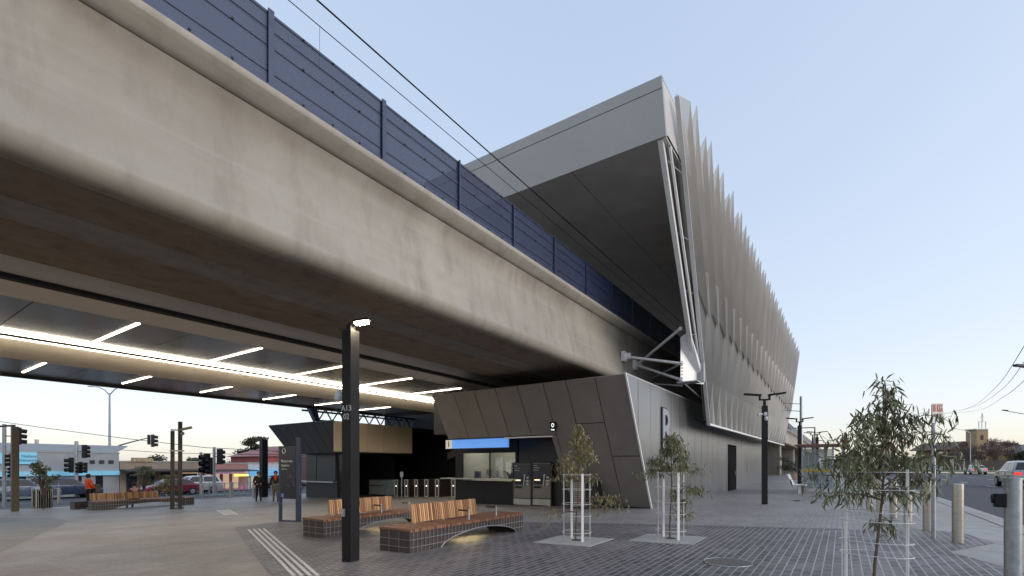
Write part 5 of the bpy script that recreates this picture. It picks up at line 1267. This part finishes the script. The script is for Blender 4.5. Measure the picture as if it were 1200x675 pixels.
SIT = dict(pelvis=(0,0,.58),belly=(0,0,.72),chest=(0,-.02,.95),neck=(0,.0,1.14),head=(0,.03,1.27),crown=(0,.02,1.35),shL=(-.18,0,1.06),shR=(.18,0,1.06),elL=(-.25,.05,.80),elR=(.25,.05,.80),waL=(-.14,.24,.72),waR=(.14,.24,.72),haL=(-.10,.31,.71),haR=(.10,.31,.71),
           hiL=(-.1,.04,.55),hiR=(.1,.04,.55),knL=(-.12,.46,.52),knR=(.12,.46,.52),anL=(-.12,.46,.12),anR=(.12,.46,.12),toL=(-.13,.62,.04),toR=(.13,.62,.04))
# seated people: far side of the far bench, looking across the road (+Y); the orange one perches higher on the backrest side
bz = gz(pC.y)-.02
def bag(t, J): 
    mb = MB(); mb.box(-.16,.16,.22,.42,.85,1.2); mb.tube([(-.1,.24,1.2),(-.1,.1,1.38),(-.1,.0,1.44)], .015, 6); mb.build('bag', mat('khaki_bag',(.12,.10,.06),.8,0,.2,10), t, bevel=.03)
xo = onY(104,575,pC.y-.25).x; xm = onY(158,580,pC.y-.25).x
qo = (xo+.15, pC.y+.35, gz(pC.y+.35)); person(qo, -1.5, 'person in bright orange jacket standing behind the far bench with a khaki bag',
    dict(elL=(-.24,.06,1.14),waL=(-.14,.22,1.04),haL=(-.08,.27,1.03),elR=(.24,.06,1.14),waR=(.14,.22,1.04),haR=(.08,.27,1.03)), M_red, M_tro, bag, hat=M_jblk)
person((xm, pC.y-.18, bz-.10), .1, 'hunched person in maroon jacket and dark hat seated on the far bench', SIT, M_mar, M_tro, hat=M_jblk)

# ------------------------------------------------------------ right background: church, houses, wires, lamps
D = 150
def bp(px_, y, d=D): return at(px_, y, d)
tz = .17
t = thing('church', 'tan brick church with square tower and open belfry at the end of the road', 'church', ground_at(1150,D))
C_ch = mat('church_brick',(.36,.25,.15),.8,0,.12,.5); C_rf = mat('church_roof',(.13,.085,.07),.8,0,.15,.5)
vr3 = Vector((s_,-c_,0)); vf3 = Vector((c_,s_,0))
def bb_box(mb, px0, px1, y0, y1, d0, depth):
    """block standing square to the street end: px extents at distance d0, heights y0(top) y1(bottom)"""
    a = at(px0, y1, d0); b = at(px1, y1, d0); zt0 = at(px0, y0, d0).z; zb0 = a.z if y1 is not None else tz
    mb.slab([(a.x,a.y,zb0),(b.x,b.y,zb0),(b.x,b.y,zt0),(a.x,a.y,zt0)], tuple(vf3*depth))
mb = MB(); bb_box(mb,1144.5,1158,503,546.5,D,3.6); tw_ = mb.build('tower', C_ch, t, world=True)
mb = MB(); bb_box(mb,1149.5,1152.5,510,515.5,D-.06,.1); mb.build('belfry_opening', M_black, t, world=True)
mb = MB(); bb_box(mb,1144,1158.5,502.2,503.2,D-.2,4.0); 
for p_ in (1147,1150.5,1155): mb.bar(at(p_,503,D+1), at(p_,494,D+1), .22, .22)
mb.bar(at(1146.5,494,D+1), at(1155.5,494,D+1), .2, .2); mb.bar(at(1151,494,D+1), at(1151,484.5,D+1), .3, .3); mb.bar(at(1149.3,488.5,D+1), at(1152.7,488.5,D+1), .25, .25); mb.build('cross', M_white, t, world=True)
mb = MB(); bb_box(mb,1118,1146,524,546.5,D+4,14); mb.build('nave_wall', C_ch, t, world=True)
mb = MB(); a = at(1113,527,D+3); b = at(1131,517,D+3); c2 = at(1148,525,D+3); mb.slab([a,(c2.x,c2.y,a.z),b], tuple(vf3*16)); mb.build('nave_roof', C_rf, t, world=True)
mb = MB(); bb_box(mb,1158,1196,526,546.5,D+5,12); mb.build('hall_wall', C_ch, t, world=True)
mb = MB(); a = at(1156,528,D+4); b = at(1160,517,D+9); c2 = at(1193,519,D+9); e_ = at(1202,528,D+4); mb.slab([a,e_,c2,b], tuple(vf3*.3)); mb.build('hall_roof', C_rf, t, world=True)
t = thing('house', 'grey roofed house at the far right edge beyond the road', 'house', ground_at(1215,D-10))
mb = MB(); bb_box(mb,1192,1250,530,547,D-5,10); mb.build('wall', C_ch, t, world=True)
mb = MB(); a = at(1188,531,D-6); b = at(1197,521,D-2); c2 = at(1250,519,D-2); e_ = at(1256,531,D-6); mb.slab([a,e_,c2,b], tuple(vf3*.4)); mb.build('roof', mat('grey_roof',(.12,.125,.14),.8,0,.15,.5), t, world=True)
# fence in front of church
t = thing('paling_fence', 'dark fence along the grass verge below the church', 'fence', ground_at(1150,D-22))
mb = MB(); dF = D-24
for i in range(80):
    p_ = 1108+i*1.3; 
    if i % 17 == 9: continue
    a = at(p_,539.5,dF); b = at(p_+.95,539.5,dF); z0 = .27; mb.slab([(a.x,a.y,z0),(b.x,b.y,z0),(b.x,b.y,a.z),(a.x,a.y,a.z)], tuple(vf3*.05))
mb.build('palings', mat('fence_dark',(.07,.06,.055),.85,0,.25,.6), t, world=True)
for p_ in (1116,1124.5,1129,1143):
    mb = MB(); a = at(p_,538,dF-1); mb.slab([(a.x,a.y,.27),(a.x+.2,a.y-.3,.27),(a.x+.2,a.y-.3,a.z),(a.x,a.y,a.z)], tuple(vf3*.2)); mb.build('gate_pier', M_conc, t, world=True)
for i, (p_, yt, rx, bare, lab) in enumerate(((1122,527,3.4,True,'bare brown tree left of the church tower'),(1134,524,3.2,True,'bare branching tree just before the church nave'),(1150,522,3.0,True,'reddish bare tree below the church tower'),(1167,515,3.6,True,'tall bare tree right of the church tower'),(1183,519,3.2,True,'bare tree in front of the church hall'),(1198,528,2.6,False,'dark green bush tree at the right edge by the verge'),(1112,531,2.2,True,'small bare tree at the left end of the fence'))):
    q = ground_at(p_, D-12-i); q.z = .2; leafy(q, lab, Zat(yt,D-12)-q.z, rx, M_far, 700 if bare else 1100, .5, 50+i, .25, 'trees before the church', bare=bare)
# distant street vegetation near the bus shelter and beyond
for i, (p_, d_, yt, rx, lab) in enumerate(((919,75,536,1.3,'leafy tree in the gloom below the far viaduct'),(982,120,535,4,'distant tree behind the bus stop sign'),(1005,140,535,5,'distant tree behind the nearest gum crown'),(1040,150,536,5,'distant tree left of the parking sign'),(1075,160,535,5,'distant tree between sign pole and road'),(928,70,541,1.5,'small bush under the far viaduct beside the building end'))):
    q = ground_at(p_, d_); leafy(q, lab, Zat(yt,d_)-q.z, rx, M_far, 700, .16 if d_ < 80 else .6, 70+i, .25, 'distant trees along the footpath')
t = thing('low_fence', 'low timber fence below the far viaduct', 'fence', (55,3.2,.2))
mb = MB()
for i in range(70): x = 55+i*.5; mb.box(x,x+.42,4.0,4.04,.1,.75)
mb.build('boards', mat('brown_boards',(.16,.10,.07),.8,0,.2,2), t, world=True)
# right-hand wires and street lamps
for i, (pts) in enumerate(([(1105,484.8,120),(1135,478,80),(1165,456,45),(1205,398,24)],[(1105,484.8,120),(1140,477,80),(1172,458,45),(1210,410,24)],[(1105,484.8,120),(1145,481,80),(1176,465,45),(1210,437,24)])):
    P_ = [at(*p_) for p_ in pts]
    # smooth by Catmull-Rom
    Q_ = []
    for j in range(len(P_)-1):
        p0, p1, p2, p3 = P_[max(0,j-1)], P_[j], P_[j+1], P_[min(len(P_)-1,j+2)]
        for k_ in range(8):
            t_ = k_/8; Q_.append(.5*((2*p1)+(p2-p0)*t_+(2*p0-5*p1+4*p2-p3)*t_*t_+(3*p1-p0-3*p2+p3)*t_**3))
    Q_.append(P_[-1]); wire('street_wire', Q_, .018, ['top','middle','lowest'][i]+' of the three street wires sagging over the right road', mat('wire_grey',(.12,.12,.13),.6,0,.05), group='road wires')
def rlamp(px_, y, d_, label, L=1.0, base=None):
    e_ = at(px_, y, d_); side = vr3; q = Vector((e_.x,e_.y,0))+side*3.2; q.z = .25
    t = thing('street_lamp', label, 'street lamp', q, 0, 'street lamps over the right road')
    mb = MB(); mb.tube([(0,0,0),(0,0,e_.z-q.z-.9)], [.10,.07], 8); mb.tube([(0,0,e_.z-q.z-.9), tuple(-side*1.2+Vector((0,0,e_.z-q.z-.3))), tuple(-side*3.0+Vector((0,0,e_.z-q.z)))], [.06,.05,.04], 8); mb.build('pole', M_galv, t, smooth=True)
    mb = MB(); a = -side*2.7+Vector((0,0,e_.z-q.z-.0)); mb.bar(a, a-side*.42+Vector((0,0,.03)), .16, .08); mb.build('lamp_head', M_charc, t)
rlamp(1187,429,18,'street lamp head entering at the right edge high over the road')
rlamp(1174,481,42,'street lamp with thin arm above the silver wagon')
rlamp(1117,502,90,'farther street lamp left of the church')
for p_, yt, d_ in ((1106,515,110),(1109,522,120)):
    q = ground_at(p_, d_); mb = MB(); mb.cyl(0,0,0,Zat(yt,d_)-q.z,.13,n=8); o = mb.build('utility_pole', M_bark); o.location = q; tag(o, 'timber utility pole '+('left of the church, taller one' if yt == 515 else 'left of the church, shorter one'), 'pole')

# the lit lamp in the foreground throws warm light
bpy.data.lights.remove(lpl)
for o in list(bpy.data.objects):
    if o.type == 'MESH' and len(o.data.polygons) == 0: bpy.data.objects.remove(o)
